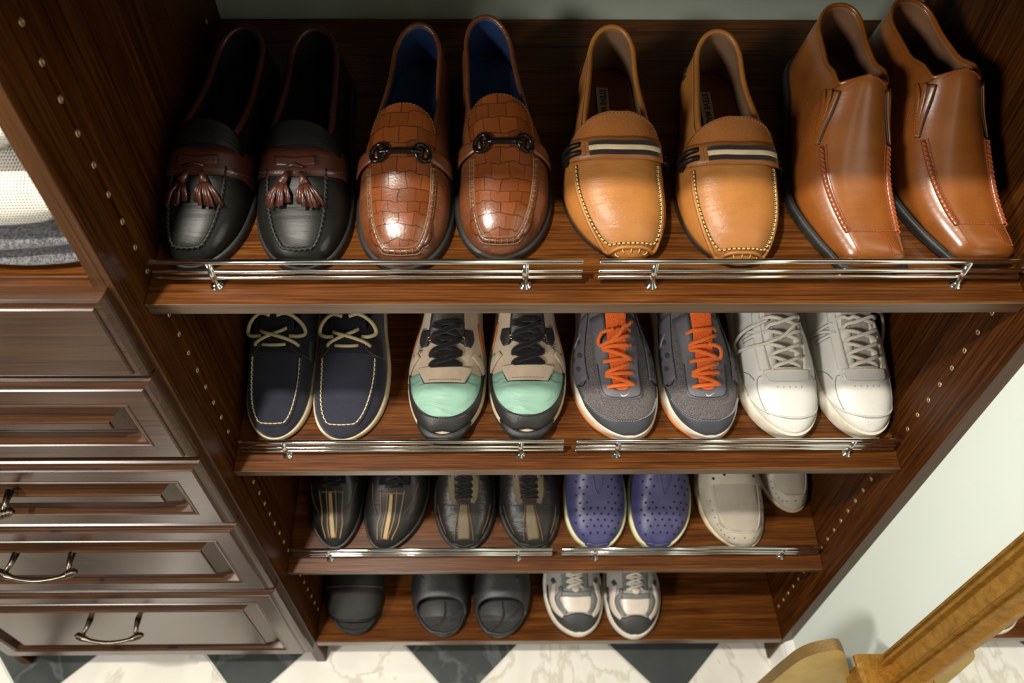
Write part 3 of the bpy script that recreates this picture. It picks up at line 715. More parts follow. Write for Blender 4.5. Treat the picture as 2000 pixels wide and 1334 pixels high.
# ---- tan driving moccasins
GROS_D = fabric('dark_grosgrain', (.022, .012, .012), .8, 1500, .0004); GROS_L = fabric('cream_grosgrain', (.66, .53, .33), .8, 1500, .0004); LABEL = mat('kraft_label', (.36, .26, .15), .8)
def driver(k, xs, s0, wb, label):
    s = Shoe('driving_moccasin', label, 1, xs, s0, L=.277, wb=wb, tt=.425, nt=2.3, w0=.92, ww=.042, wh=.034,
             H=[(0, .014), (.03, .028), (.1, .039), (.25, .050), (.42, .070), (.55, .088), (1, .14)], Cc=[(.425, .070), (.5, .058), (.7, .054), (.9, .064), (1, .074)], z0=[(0, .007), (1, .009)])
    s.upper(TAN, TLIN); s.sole(RUB, -.001, zt=lambda t: s.z0(t) + .001, spring=.004); s.insole(TINS, .003); s.collar(TAN, .0030, t0=.45)
    for sg in (-1, 1): s.seam('collar_seam', T_TN, [(sg * .12, t) for t in (.50, .6, .7, .8, .9, .965)], .0006, .0008, inx=False, closed=False)
    hw = wb * .74
    g = lambda t: .68 * max(0, 1 - ((t - .40) / .0862) ** 3.2) ** .5
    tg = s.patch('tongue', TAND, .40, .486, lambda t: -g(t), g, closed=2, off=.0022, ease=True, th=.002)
    s.stitches(T_TN, [(-hw * .98, .425), (-hw * .88, .458), (-hw * .5, .475), (0, .480), (hw * .5, .475), (hw * .88, .458), (hw * .98, .425)], .0034, .002, .0004, .0052, name='tongue_stitching', closed=2, parent=tg)
    ap = moc_path(hw, .335, .022); s.seam('apron_seam', TAN, moc_path(hw * 1.05, .335, .015), .0022, .0008)
    s.stitches(T_DK, ap, .0046, .0042, .0008, .0016, name='seam_groove'); s.stitches(T_YL, ap, .0046, .0028, .00075, .0026)
    s.stitches(T_YL, [(-hw * .45, .014), (0, .010), (hw * .45, .014)], .008, .005, .0005, .0020, across=1, name='toe_stitching')
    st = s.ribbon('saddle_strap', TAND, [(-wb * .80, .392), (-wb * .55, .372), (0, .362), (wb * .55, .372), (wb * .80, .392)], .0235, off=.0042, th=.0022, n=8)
    for o_, m_, w_, of in (('dark_webbing', GROS_D, .0150, .0058), ('cream_stripe', GROS_L, .0050, .0068)):
        s.ribbon(o_, m_, [(-wb * .50, .3685), (0, .362), (wb * .35, .3655), (wb * .72, .380)], w_, off=of, th=.001, parent=st)
    s.stitches(T_TN, [(-wb * .57, .345), (-wb * .57, .392)], .0028, .0020, .0005, .0062, name='strap_stitching', parent=st)
    for dt in (.016, -.014):
        s.tube('leather_lace', BLK, [(-wb * .90, .384 + dt, .003), (-wb * .84, .383 + dt, .0072), (-wb * .74, .381 + dt, .0080), (-wb * .64, .380 + dt, .0050)], .0030)
        s.tube('leather_lace', BLK, [(wb * .97, .385 + dt, .001), (wb * .93, .384 + dt, .0055), (wb * .86, .383 + dt, .0050)], .0026)
    # insole label with its lettering
    zc = s.z0(.7) + .0065; q = MB(); cx = s.cx(.72) - .005; y0, y1 = .58 * s.L, .86 * s.L; q.box((cx - .0068, y0, zc - .0006), (cx + .0068, y1, zc))
    lb = q.build('insole_label', LABEL, s.root, smooth=False)
    s.text('lettering', TXT, 'STEVE MADDEN', .725, cx - s.cx(.725), .0095, -PI / 2, flatz=zc + .0005, parent=lb, bold=.0004)
    # heel tab with its cross stitches
    s.stitches(T_DK, [(-.55, .86), (-.55, .93)], .006, .008, .0008, .0016, across=1, name='heel_stitching', inx=False, closed=False)
driver(0, (.493, .479, .483), .047, .0555, 'tan driving moccasin with striped webbing strap, left of its pair beside the croc loafers')
driver(1, (.604, .600, .601), .040, .0545, 'tan driving moccasin with striped webbing strap, right of its pair beside the ankle boots')

# ---- chestnut slip-on ankle shoes
def boot(k, xs, s0, wb, label):
    s = Shoe('slip_on_dress_shoe', label, 1, xs, s0, L=.298, wb=wb, tt=.535, tb=.030, nt=3.2, mt=2.6, w0=.60, ww=.043, wh=.036, lt=.15, px=[(0, .6), (.15, .68), (.35, .85), (.5, 1.0), (.56, .95), (.75, .75), (1, .72)], pz=.8,
             H=[(0, .022), (.02, .032), (.08, .037), (.2, .047), (.33, .066), (.45, .093), (.54, .118), (.7, .13), (1, .15)],
             Cc=[(.535, .117), (.58, .108), (.7, .092), (.85, .090), (1, .098)], we=[(.535, 0), (.537, .50), (.55, .57), (.6, .63), (.8, .68), (1, .76)],
             z0=[(0, .011), (.5, .010), (.7, .020), (1, .026)])
    s.upper(BOOT, BLIN, .0035, nv=15); s.sole(RUB, .0045, arch=.010, zt=lambda t: s.z0(t) + .001)
    s.insole(BLIN); s.collar(BOOT, .0020)
    s.seam('welt_groove', T_DK, [(x, t) for x, t in ((-.995, .35), (-.995, .2), (-.995, .1), (-.99, .04))], .0012, .001, inx=False)
    for sg, ang in ((-1, 0), (1, 0)):
        pth = [(sg * wb * .66, .385), (sg * wb * .63, .30), (sg * wb * .57, .2), (sg * wb * .52, .13), (sg * wb * .48, .092)]
        s.seam('whip_seam', BOOT, pth, .0026, .0006); s.stitches(T_OR, pth, .0052, .0062, .0009, .0036, across=.9, name='whip_stitching')
        s.stitches(T_OR, [(sg * wb * (.66 - .07), .385), (sg * wb * .56, .30), (sg * wb * .50, .2), (sg * wb * .42, .098)], .0030, .0022, .0005, .0012)
        s.stitches(T_OR, [(sg * wb * .47, .090), (sg * wb * .45, .05), (sg * wb * .43, .02)], .0026, .0018, .00045, .0010)
        # elastic gore with raised tapes
        gp = [(sg * .40, .528), (sg * .44, .49), (sg * .485, .45), (sg * .52, .40)]
        gr = s.ribbon('elastic_gore', GUM, gp, [.013, .012, .010, .005], off=.0008, th=.0014, inx=False)
        for dd in (-.03, .05, .12):
            s.ribbon('gore_tape', BOOT, [(p[0] + sg * dd * (1 - i * .28), p[1] + dd * .25 * (1 - i * .28)) for i, p in enumerate(gp)], [.0048, .0044, .0038, .002], off=.0022, th=.0012, inx=False, parent=gr)
    s.stitches(T_OR, [(-wb * .48, .092), (0, .087), (wb * .48, .092)], .003, .0022, .0005, .0010)
    for dx in (.0, .0022): s.stitches(T_OR, [(.003 + dx, .087), (.008 + dx, .060), (.009 + dx, .018)], .0026, .0018, .00045, .0010)
    s.stitches(T_OR, [(-.28, .524), (-.14, .530), (0, .531), (.14, .530), (.28, .524)], .003, .002, .0004, .0008, name='topline_stitching', inx=False)
    s.stitches(T_OR, [(-.72, .44), (-.62, .50), (-.55, .56), (-.52, .62)], .0034, .0022, .0004, .0008, inx=False, closed=False)
boot(0, (.741, .722, .731), .034, .051, 'chestnut square-toed slip-on shoe with rust whip stitching, beside the tan moccasins')
boot(1, (.856, .831, .808), .043, .049, 'chestnut square-toed slip-on shoe nearest the right upright panel')

# ---- second row: navy boat shoes
def lace_bars(s, m, ts_, hw, r, off, cross=True, flat=.6, name='lace', bars=True, jit=.0):
    q = MB()
    for i, t in enumerate(ts_):
        j = (random.random() - .5) * jit
        if bars: s.tube('', None, [(-hw(t) - .003, t + j, -.001), (-hw(t) + .002, t + j, off), (0, t + j * .5, off + .003), (hw(t) - .002, t - j, off), (hw(t) + .003, t - j, -.001)], r, mb=q, flat=flat)
        if cross and i < len(ts_) - 1:
            t2 = ts_[i + 1]
            for sg in (-1, 1): s.tube('', None, [(sg * (hw(t) + .002), t, -.001), (sg * hw(t) * .7, t + (t2 - t) * .25, off + (.001 if sg > 0 else .003)), (0, (t + t2) / 2, off + (.002 if sg > 0 else .005)), (-sg * hw(t2) * .7, t2 - (t2 - t) * .2, off + .003), (-sg * (hw(t2) + .002), t2, 0)], r, mb=q, flat=flat)
    return q.build(name, m, s.root)
def boat(k, xs, s0, wb, label):
    s = Shoe('boat_shoe', label, 2, xs, s0, bl=.32, L=.29, wb=wb, tt=.43, H=[(0, .018), (.03, .030), (.1, .038), (.25, .046), (.42, .066), (.6, .09), (1, .14)], nt=2.5, z0=[(0, .012), (1, .018)])
    s.upper(NAVY, NAVY2); s.sole(CREAM, .0022, arch=0, zt=lambda t: s.z0(t) + .001); s.collar(NAVY2, .003); s.insole(NAVY2)
    hw = wb * .70; ap = moc_path(hw, .36, .035); s.seam('apron_seam', NAVY, moc_path(hw * 1.05, .36, .028), .0018, .0006)
    s.stitches(T_CR, ap, .0062, .0046, .0009, .0022)
    s.patch('tongue', NAVY2, .42, .62, lambda t: -.32, lambda t: .32, closed=2, off=-.001, th=.002)
    vp = s.patch('vamp_collar', NAVY2, .365, .455, lambda t: -.80, lambda t: .80, off=.0008, th=.0014)
    s.stitches(T_BR, [(-.8, .370), (-.5, .368), (-.30, .385), (-.26, .43)], .004, .003, .0005, .0026, inx=False, parent=vp); s.stitches(T_BR, [(.8, .370), (.5, .368), (.30, .385), (.26, .43)], .004, .003, .0005, .0026, inx=False, parent=vp)
    q = MB()
    s.tube('', None, [(-.016, .400, .0015), (-.006, .396, .0045), (.006, .396, .0045), (.014, .400, .0015)], .0022, mb=q)
    s.tube('', None, [(-.027, .405, .001), (-.022, .412, .006), (-.006, .435, .009), (.008, .455, .008), (.014, .47, .003)], .0024, mb=q)
    s.tube('', None, [(.029, .405, .001), (.022, .414, .007), (.006, .432, .012), (-.010, .448, .010), (-.018, .46, .003)], .0024, mb=q)
    for sg in (-1, 1): s.tube('', None, [(sg * .018, .438, .003), (sg * .026, .442, .008), (sg * .031, .462, .010), (sg * .026, .50, .012), (sg * .014, .53, .014), (sg * .004, .52, .014)], .0026, mb=q)
    q.build('lace', LCR, s.root)
    s.discs('eyelet', T_BR, [(.029, .405), (-.027, .405)], .0022, .0022, ring=.0006)
boat(0, (.052, .050, .056), .042, .0445, 'dark navy boat shoe beside the left panel, its toe mostly in shade')
boat(1, (.143, .149, .148), .040, .050, 'navy boat shoe with cream stitching and a lit toe, beside the mint trainers')

# ---- mint and cream trainers
def trainer(k, xs, s0, wb, label):
    s = Shoe('trainer', label, 2, xs, s0, bl=.32, L=.295, wb=wb, tt=.29, nt=2.3, w0=.95, wh=.037, H=[(0, .026), (.03, .038), (.1, .046), (.25, .057), (.35, .070), (.5, .094), (.7, .12), (1, .15)],
             Cc=[(.29, .063), (.4, .074), (.55, .088), (.75, .080), (1, .095)], we=[(.29, 0), (.295, .16), (.33, .24), (.5, .26), (.62, .55), (.8, .72), (1, .74)], z0=[(0, .020), (.5, .022), (1, .032)])
    s.upper(SUE, DLIN); s.sole(CREAM, .0035, arch=.003, zt=lambda t: s.z0(t) + .001, spring=.008)
    s.sole(RUB, .004, arch=.003, zt=lambda t: .008 + .010 * max(0, 1 - t / .14), name='outsole', spring=.008)
    s.patch('toe_box', MINTF, .050, .262, lambda t: -.74 * min(1, ((t - .03) / .10) ** .5), lambda t: .74 * min(1, ((t - .03) / .10) ** .5), n=24, k=16, off=.0006, th=.0016)
    q = MB(); pth = [(-.86, .27), (-.86, .20), (-.82, .13), (-.72, .082)]
    V = []; F = []; nn = 46
    for i in range(nn + 1):                                  # black mudguard round the toe
        u = -1 + 2 * i / nn; th = u * PI / 2
        t_in = .270 - (.270 - .052) * math.cos(th) ** .85; t_out = .31 - (.30 - .0) * math.cos(th) ** .30
        a_in = math.copysign(min(1, abs(math.sin(th)) ** .85), u) * .76; a_out = math.copysign(1, u) * (abs(math.sin(th)) ** .3) 
        for j in range(7):
            f = j / 6; t = t_in + (t_out - t_in) * f; a = a_in + (a_out - a_in) * f; V.append(s.P(max(t, .002), a, .0027))
    for i in range(nn):
        for j in range(6): F.append((i*7+j, (i+1)*7+j, (i+1)*7+j+1, i*7+j+1))
    s.solid(link('mudguard', V, F, BKL, s.root), .0018)
    s.stitches(T_DK, [(-.77, .235), (-.70, .13), (-.5, .078), (0, .046), (.5, .078), (.70, .13), (.77, .235)], .003, .002, .0005, .0048, inx=False)
    s.patch('lace_base', SUE, .214, .285, lambda t: -.30 - .15 * ((t - .214) / .071), lambda t: .30 + .15 * ((t - .214) / .071), off=.0024, th=.0014)
    s.seam('base_edge', T_DK, [(-.44, .285), (-.33, .222), (-.25, .212), (.25, .212), (.33, .222), (.44, .285)], .0007, .003, inx=False, n=4)
    s.stitches(T_TN, [(-.22, .226), (.22, .226)], .003, .002, .0005, .0042, inx=False)
    s.patch('tongue', BKL, .285, .60, lambda t: -.30, lambda t: .30, closed=2, off=-.003, th=.002)
    q = MB(); q.tube([np.array([s.cx(t) - s.Wd(t) - .001, s.L * t - .0005 - .0015 * (1 - t / .075), .0190]) for t in (.075, .05, .03, .014, .005, .001)] + [np.array([s.cx(t) + s.Wd(t) + .001, s.L * t - .0005 - .0015 * (1 - t / .075), .0190]) for t in (.001, .005, .014, .03, .05, .075)], [.002, .0055, .0076, .0084, .0086, .0086, .0086, .0086, .0084, .0076, .0055, .002], 10); q.build('toe_bumper', RUB, s.root)
    for sg in (-1, 1):
        s.ribbon('eyestay', BKL, [(sg * .33, .372), (sg * .36, .41), (sg * .35, .450)], [.009, .017, .015], off=.0016, th=.0014, inx=False)
        s.ribbon('side_stripe', SUE, [(sg * .98, .28), (sg * .72, .315), (sg * .46, .345)], [.013, .011, .008], off=.0016, th=.0014, inx=False)
        s.ribbon('mint_inset', MINTF, [(sg * .93, .33), (sg * .66, .352)], .008, off=.0010, th=.0008, inx=False); s.ribbon('orange_inset', ORG, [(sg * .98, .37), (sg * .80, .45), (sg * .76, .53)], [.010, .013, .009], off=.0009, th=.0010, inx=False)
        s.discs('eyelet', M['eyelet'], [(sg * .0205, .402)], .0026, .0034, ring=.0009)
    lace_bars(s, LBK, [.292, .338, .40, .465], lambda t: .0185, .0036, .0040, cross=True, jit=.012, flat=.6)
    s.text('side_lettering', TXT, 'Reebok', .410, (-1 if k == 0 else 1) * .0325, .0115, PI / 2 if k else -PI / 2, off=.0026, shear=.3)
trainer(0, (.279, .2825, .293), .041, .0515, 'mint and cream trainer with black laces, left of its pair beside the navy boat shoes')
trainer(1, (.391, .3935, .389), .044, .0515, 'mint and cream trainer with black laces, right of its pair beside the grey running shoes')

# ---- grey running shoes
def runner(k, xs, s0, wb, label):
    s = Shoe('running_shoe', label, 2, xs, s0, bl=.32, L=.295, wb=wb, tt=.20, nt=2.3, w0=.97, wh=.037, H=[(0, .026), (.03, .039), (.1, .047), (.2, .054), (.35, .070), (.5, .094), (.7, .12), (1, .15)],
             Cc=[(.20, .053), (.35, .068), (.55, .088), (.75, .080), (1, .095)], we=[(.20, 0), (.204, .16), (.25, .22), (.5, .24), (.62, .55), (.8, .72), (1, .74)], z0=[(0, .022), (.5, .024), (1, .034)])
    s.upper(GMESH, DLIN); s.sole(WRUB, .0035, arch=.003, zt=lambda t: s.z0(t) + .001, spring=.008)
    s.sole(ORG, .0042, arch=.003, zt=lambda t: .0075 + .004 * max(0, 1 - t / .2), name='outsole', spring=.007)
    V = []; F = []; nn = 46
    for i in range(nn + 1):
        u = -1 + 2 * i / nn; th = u * PI / 2
        t_in = .18 - (.18 - .040) * math.cos(th) ** .95; t_out = .26 - .26 * math.cos(th) ** .30
        a_in = math.copysign(abs(math.sin(th)) ** .8, u) * .84; a_out = math.copysign(abs(math.sin(th)) ** .3, u)
        for j in range(7):
            f = j / 6; V.append(s.P(max(t_in + (t_out - t_in) * f, .002), a_in + (a_out - a_in) * f, .0016))
    for i in range(nn):
        for j in range(6): F.append((i*7+j, (i+1)*7+j, (i+1)*7+j+1, i*7+j+1))
    s.solid(link('toe_guard', V, F, GDK, s.root), .0014)
    s.stitches(T_GY, [(-.80, .165), (-.62, .085), (-.3, .045), (0, .036), (.3, .045), (.62, .085), (.80, .165)], .0032, .002, .0005, .0034, inx=False)
    q = MB(); V = []; F = []; nn = 40                          # overlay that frames the lacing
    for i in range(nn + 1):
        u = -1 + 2 * i / nn; th = u * PI / 2
        if abs(u) < .5: ti = .176 + .014 * (abs(u) / .5) ** 3; to = .130 + .035 * (abs(u) / .5) ** 2.6; ai = .0095 * u / .5; ao = .0280 * math.sin(u * PI)
        else: e = (abs(u) - .5) / .5; ti = .190 + .33 * e; to = .165 + .355 * e; ai = math.copysign(.0105 + .002 * e, u); ao = math.copysign(.0280 + .002 * e, u)
        for j in range(5): f = j / 4; t = ti + (to - ti) * f; V.append(s.P(t, s.a_of(t, ai + (ao - ai) * f), .0016))
    for i in range(nn):
        for j in range(4): F.append((i*5+j, (i+1)*5+j, (i+1)*5+j+1, i*5+j+1))
    ov = s.solid(link('lace_frame', V, F, GOV, s.root), .0014)
    s.stitches(T_DK, [(-.0268, .30), (-.0258, .19), (-.0195, .148), (0, .136), (.0195, .148), (.0258, .19), (.0268, .30)], .003, .002, .0005, .0034, parent=ov)
    for sg in (-1, 1):
        s.patch('side_overlay', GOV, .235, .56, lambda t: (.50 if sg > 0 else -.98), lambda t: (.98 if sg > 0 else -.50), off=.0012, th=.0012, n=16)
        s.seam('side_seam', T_DK, [(sg * .50, .25), (sg * .64, .225), (sg * .80, .225), (sg * .97, .26)], .0008, .0018, inx=False)
        for t, a in ((.30, .70), (.36, .62), (.36, .84), (.43, .68), (.48, .82)):
            s.ribbon('cut_out', GDK, [(sg * (a - .06), t - .012), (sg * a, t), (sg * (a + .05), t + .014)], [.003, .007, .002], off=.0026, th=.0006, inx=False)
    s.patch('tongue', OMESH, .168, .60, lambda t: -.0105 * min(1, (t - .16) / .02) ** .5 - .01 * (t - .168), lambda t: .0105 * min(1, (t - .16) / .02) ** .5 + .01 * (t - .168), closed=2, off=.0004, th=.001, inx=True)
    q = MB()
    tt_ = [.192, .245, .305, .365, .43]
    for i, t in enumerate(tt_):
        z_ = -1 if i % 2 else 1
        s.tube('', None, [(-.0185, t, .0010), (-.014, t + .001, .0048), (0, t + .006, .0085), (.014, t + .011, .0048), (.0185, t + .012, .0010)], .0027, mb=q, flat=.6)
        if i < 4: s.tube('', None, [(z_ * .0175, t + .010, .0020), (z_ * .010, t + .020, .0080), (0, t + .032, .0095), (-z_ * .010, t + .044, .0075), (-z_ * .0175, t + .052, .0012)], .0027, mb=q, flat=.6)
    if k: s.tube('', None, [(.004, .38, .011), (.014, .36, .013), (.018, .33, .009), (.0165, .312, .007)], .0027, mb=q, flat=.6)
    else: s.tube('', None, [(-.004, .44, .011), (-.015, .42, .012), (-.021, .39, .006), (-.016, .375, .008), (.002, .42, .012), (.012, .47, .012)], .0027, mb=q, flat=.6)
    q.build('lace', LOR, s.root)
    fr = [(-.6, 0.05), (-.35, -.25), (0, -.18), (.5, .1), (1.1, .42), (.4, .04), (.0, -.02), (-.22, -.05), (-.3, .08)]
    def swoosh(t, a, size, flip, name):
        V = []; up = [(-.62, .22), (-.50, .02), (-.30, -.06), (0, .0), (.45, .18), (1., .42)]; lo = [(-.62, .22), (-.62, -.10), (-.42, -.28), (-.10, -.24), (.45, .06), (1., .42)]
        U = densify(up, 5); D = densify(lo, 5); e = .01; ju = np.linalg.norm(s.S(t + e, a, True) - s.S(t - e, a, True)) / (2 * e); jv = np.linalg.norm(s.S(t, a + .03, True) - s.S(t, a - .03, True)) / .06
        for L_ in (U, D):
            for p in L_: V.append(s.P(t + p[1] * size / ju * flip[1], a + p[0] * size / jv * flip[0], .0032))
        m_ = len(U); return s.solid(link(name, V, [(i, i + 1, m_ + i + 1, m_ + i) for i in range(m_ - 1)], SILV, s.root, False), .0004)
    swoosh(.150, .02, .0085, (1, 1), 'toe_emblem'); swoosh(.44, -.80, .022, (.5, 1), 'side_emblem')
runner(0, (.528, .5135, .505), .040, .0555, 'grey mesh running shoe with orange laces, left of its pair beside the mint trainers')
runner(1, (.636, .6305, .612), .040, .0510, 'grey mesh running shoe with orange laces, right of its pair beside the white trainers')

# ---- white leather trainers
TNG = fabric('shaded_white_tongue', (.42, .38, .33), .9, 900, .0004, .08)  # white tongue greyed: the shade of its recess is put into the colour
def white(k, xs, s0, wb, label):
    s = Shoe('white_trainer', label, 2, xs, s0, bl=.32, L=.295, wb=wb, tt=.255, nt=2.4, w0=.97, wh=.037, H=[(0, .030), (.03, .043), (.1, .051), (.2, .058), (.35, .076), (.5, .098), (.7, .12), (1, .15)],
             Cc=[(.255, .062), (.35, .074), (.55, .092), (.75, .080), (1, .095)], we=[(.255, 0), (.26, .18), (.30, .27), (.5, .32), (.62, .58), (.8, .72), (1, .74)], z0=[(0, .024), (.5, .024), (1, .034)], px=.76, pz=.8)
    s.upper(WHT, WHT, .003); s.sole(WRUB, .0035, arch=.002, zt=lambda t: s.z0(t) + .001, spring=.006)
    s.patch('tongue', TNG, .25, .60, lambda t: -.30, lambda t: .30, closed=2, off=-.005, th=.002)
    lb = s.patch('lace_base', WHT, .20, .262, lambda t: -.36 * max(0, min(1, (t - .19) / .03)) ** .5, lambda t: .36 * max(0, min(1, (t - .19) / .03)) ** .5, off=.0008, th=.0014)
    s.stitches(T_GY, [(-.33, .245), (-.27, .214), (0, .205), (.27, .214), (.33, .245)], .003, .0016, .0003, .0028, inx=False, parent=lb)
    for sg in (-1, 1):
        s.ribbon('eyestay', WHT, [(sg * .33, .262), (sg * .36, .34), (sg * .38, .44), (sg * .38, .54)], .013, off=.0010, th=.0014, inx=False)
        s.seam('toe_seam', T_GY, [(sg * .72, .075), (sg * .66, .13), (sg * .58, .20), (sg * .50, .235), (sg * .42, .24)], .0005, .0006, inx=False)
        s.seam('side_seam', T_GY, [(sg * .60, .23), (sg * .74, .27), (sg * .97, .30)], .0006, .0006, inx=False)
    s.seam('toe_seam', T_WH, [(-.97, .19), (-.82, .11), (-.6, .068), (-.3, .045), (0, .038), (.3, .045), (.6, .068), (.82, .11), (.97, .19)], .0012, .0006, inx=False)
    s.stitches(T_GY, [(-.6, .062), (-.3, .039), (0, .032), (.3, .039), (.6, .062)], .0032, .002, .0004, .001, inx=False)
    s.discs('perforations', T_GY, [(x, .178 + 9 * x * x) for x in (-.016, -.008, 0, .008, .016)], .0008, .0008)
    lace_bars(s, LWH, [.262, .262001], lambda t: .0175, .0022, .0030, cross=False)
    lace_bars(s, LWH, [.266, .318, .372, .43, .49], lambda t: .0175 + (t - .26) * .02, .0026, .0042, jit=.010, flat=.7, bars=False)
    if k == 0:
        q = MB(); s.tube('', None, [(-.016, .47, .004), (-.028, .455, .010), (-.044, .445, .006), (-.048, .40, .003), (-.040, .375, .006), (-.022, .372, .009), (-.004, .40, .011), (.012, .45, .012)], .0022, mb=q); q.build('loose_lace', LWH, s.root)
    else:
        q = MB(); q.tube(densify([(.016, .155, .088), (.034, .152, .080), (.044, .142, .060), (.048, .128, .040), (.048, .118, .020), (.045, .108, .006)], 6), .0022, 8); q.build('loose_lace', LWH, s.root)
    for nm_, m_, w_, of in (('side_logo', T_GY, .0062, .0010), ('side_logo_fill', WHT, .0040, .0016)):
        q = MB()
        for a_, b_ in (((-.027, .475), (-.043, .475)), ((-.043, .475), (-.027, .425)), ((-.027, .425), (-.043, .425))):
            s.ribbon('', None, [a_, b_], w_, off=of, mb=q, n=8, k=3)
        s.solid(q.build(nm_, m_, s.root), .0006, 0)
white(0, (.749, .7385, .725), .041, .0500, 'white leather trainer with a loose lace loop, beside the grey running shoes')
white(1, (.852, .8430, .828), .042, .0475, 'white leather trainer nearest the right panel, its lace end hanging beside it')

# ---- third row
def striped(k, xs, s0, wb, label):
    s = Shoe('striped_lace_up_shoe', label, 3, xs, s0, bl=.32, L=.285, wb=wb, tt=.33, nt=2.1, w0=.9, H=[(0, .020), (.03, .032), (.1, .042), (.25, .055), (.42, .076), (.6, .1), (1, .14)], we=[(.33, 0), (.34, .18), (.5, .25), (.62, .55), (.8, .72), (1, .74)], Cc=[(.33, .064), (.45, .074), (.6, .07), (1, .078)], z0=[(0, .014), (1, .022)])
    s.upper(PLAID, DLIN); s.sole(RUB, .003, zt=lambda t: s.z0(t) + .001)
    s.patch('tongue', DLIN, .33, .52, lambda t: -.28, lambda t: .28, closed=2, off=-.001, th=.002)
    s.ribbon('centre_stripe', STR, [(.002, .03), (.001, .09), (-.001, .18), (-.003, .285)], [.006, .008, .0065, .005], off=.0014, th=.0014)
    for x0_, x1_ in ((-.016, -.021), (.017, .018), (-.007, -.009), (.008, .006)):
        s.seam('contrast_seam', T_TN, [(x0_ * .7, .03), (x0_, .10), (x0_, .18), (x1_, .30)], .0010, .0008)
    for sg in (-1, 1): s.seam('side_seam', T_BR, [(sg * .022, .17), (sg * .032, .25), (sg * .038, .35)], .0008, .0008)
    s.seam('cross_seam', T_TN, [(-.020, .285), (.020, .285)], .0009, .0012)
    lace_bars(s, LBK, [.32, .355, .40], lambda t: .012, .002, .003)
    if k: s.ribbon('tongue_tab', STR, [(.012, .43), (.028, .46)], .012, off=.008, th=.001)
striped(0, (.077, .073, .078), .038, .0455, 'black shoe with tan centre stripe beside the left panel on the third shelf')
striped(1, (.160, .177, .198), .035, .0525, 'black shoe with wavy tan stripes, turned outward, beside the taupe-striped shoes')
def casual(k, xs, s0, wb, label):
    s = Shoe('casual_lace_up_shoe', label, 3, xs, s0, bl=.32, L=.285, wb=wb, tt=.26, nt=2.2, H=[(0, .020), (.03, .032), (.1, .041), (.25, .054), (.42, .076), (.6, .1), (1, .14)], we=[(.26, 0), (.27, .18), (.5, .25), (.62, .55), (.8, .72), (1, .74)], Cc=[(.26, .055), (.45, .074), (.6, .07), (1, .078)], z0=[(0, .014), (1, .022)])
    s.upper(DBR, DLIN); s.sole(RUB, .0035, zt=lambda t: s.z0(t) + .001); s.seam('toe_rand', RUB, [(-.93, .2), (-.92, .1), (-.86, .03), (0, .004), (.86, .03), (.92, .1), (.93, .2)], .0018, .0006, inx=False)
    q_ = s.ribbon('toe_stripe', TAUPE, [(0, .028), (0, .10), (0, .17), (0, .225)], [.030, .026, .020, .0145], off=.0008, th=.0012)
    for sg in (-1, 1):
        s.seam('stripe_seam', T_BR, [(sg * .0150, .028), (sg * .013, .10), (sg * .010, .17), (sg * .0075, .225)], .0008, .0022)
        s.ribbon('eyestay', TAUPE, [(sg * .015, .232), (sg * .019, .28), (sg * .020, .34), (sg * .020, .42)], [.008, .011, .012, .011], off=.0010, th=.0014)
        s.seam('side_seam', T_BR, [(sg * .030, .07), (sg * .039, .15), (sg * .044, .24)], .0006, .0006)
    s.patch('tongue', BRN, .25, .5, lambda t: -.26, lambda t: .26, closed=2, off=-.001, th=.0015)
    lace_bars(s, LBK, [.262, .292, .325, .36, .40], lambda t: .0135, .0018, .003, jit=.004)
casual(0, (.294, .293, .297), .035, .0505, 'dark leather shoe with a taupe toe stripe, left of its pair on the third shelf')
casual(1, (.410, .402, .387), .034, .0505, 'dark leather shoe with a taupe toe stripe, right of its pair beside the blue shoes')
def clog(k, xs, s0, wb, label):
    s = Shoe('perforated_foam_shoe', label, 3, xs, s0, L=.285, wb=wb, tt=.46, nt=2.3, H=[(0, .018), (.03, .030), (.1, .041), (.25, .054), (.42, .074), (.6, .095), (1, .13)], z0=[(0, .012), (1, .018)],
             disp=lambda t, x: .0018 * math.exp(-((t - .27) / .012) ** 2) - .0016 * math.exp(-((t - .25) / .01) ** 2) + .001 * math.sin(x * 150) * math.exp(-((t - .26) / .04) ** 2))
    s.upper(EVA, EVA); s.sole(YEL, .003, arch=0, zt=lambda t: s.z0(t) + .006 * max(0, 1 - t / .4) + .001); s.insole(EVA)
    s.ribbon('toe_bumper', EVA, [(-.78, .02), (0, .002), (.78, .02)], .011, off=.0014, th=.002, inx=False)
    sp = []
    for i, t in enumerate([.062, .098, .134, .170, .206, .242, .288, .325, .365, .41]):
        m_ = int(s.Wd(t) * .80 / .0118); 
        for j in range(-m_, m_ + 1):
            x = (j + (.5 if i % 2 else 0)) * .0118
            if abs(x) < s.Wd(t) * .84 and (t < .24 or abs(x) > .012): sp.append((x, t - .004 * (x / .03) ** 2))
    s.discs('vent_holes', HOLE, sp, .0020, .0006, n=8)
    for sg in (-1, 1): s.seam('tongue_crease', EVA, [(0, .275), (sg * .006, .33), (sg * .010, .42)], .0012, .0006)
clog(0, (.515, .517, .515), .033, .052, 'violet-blue perforated foam shoe, left of its pair beside the dark leather shoes')
clog(1, (.616, .629, .640), .033, .052, 'violet-blue perforated foam shoe, right of its pair beside the stone-coloured slip-on')
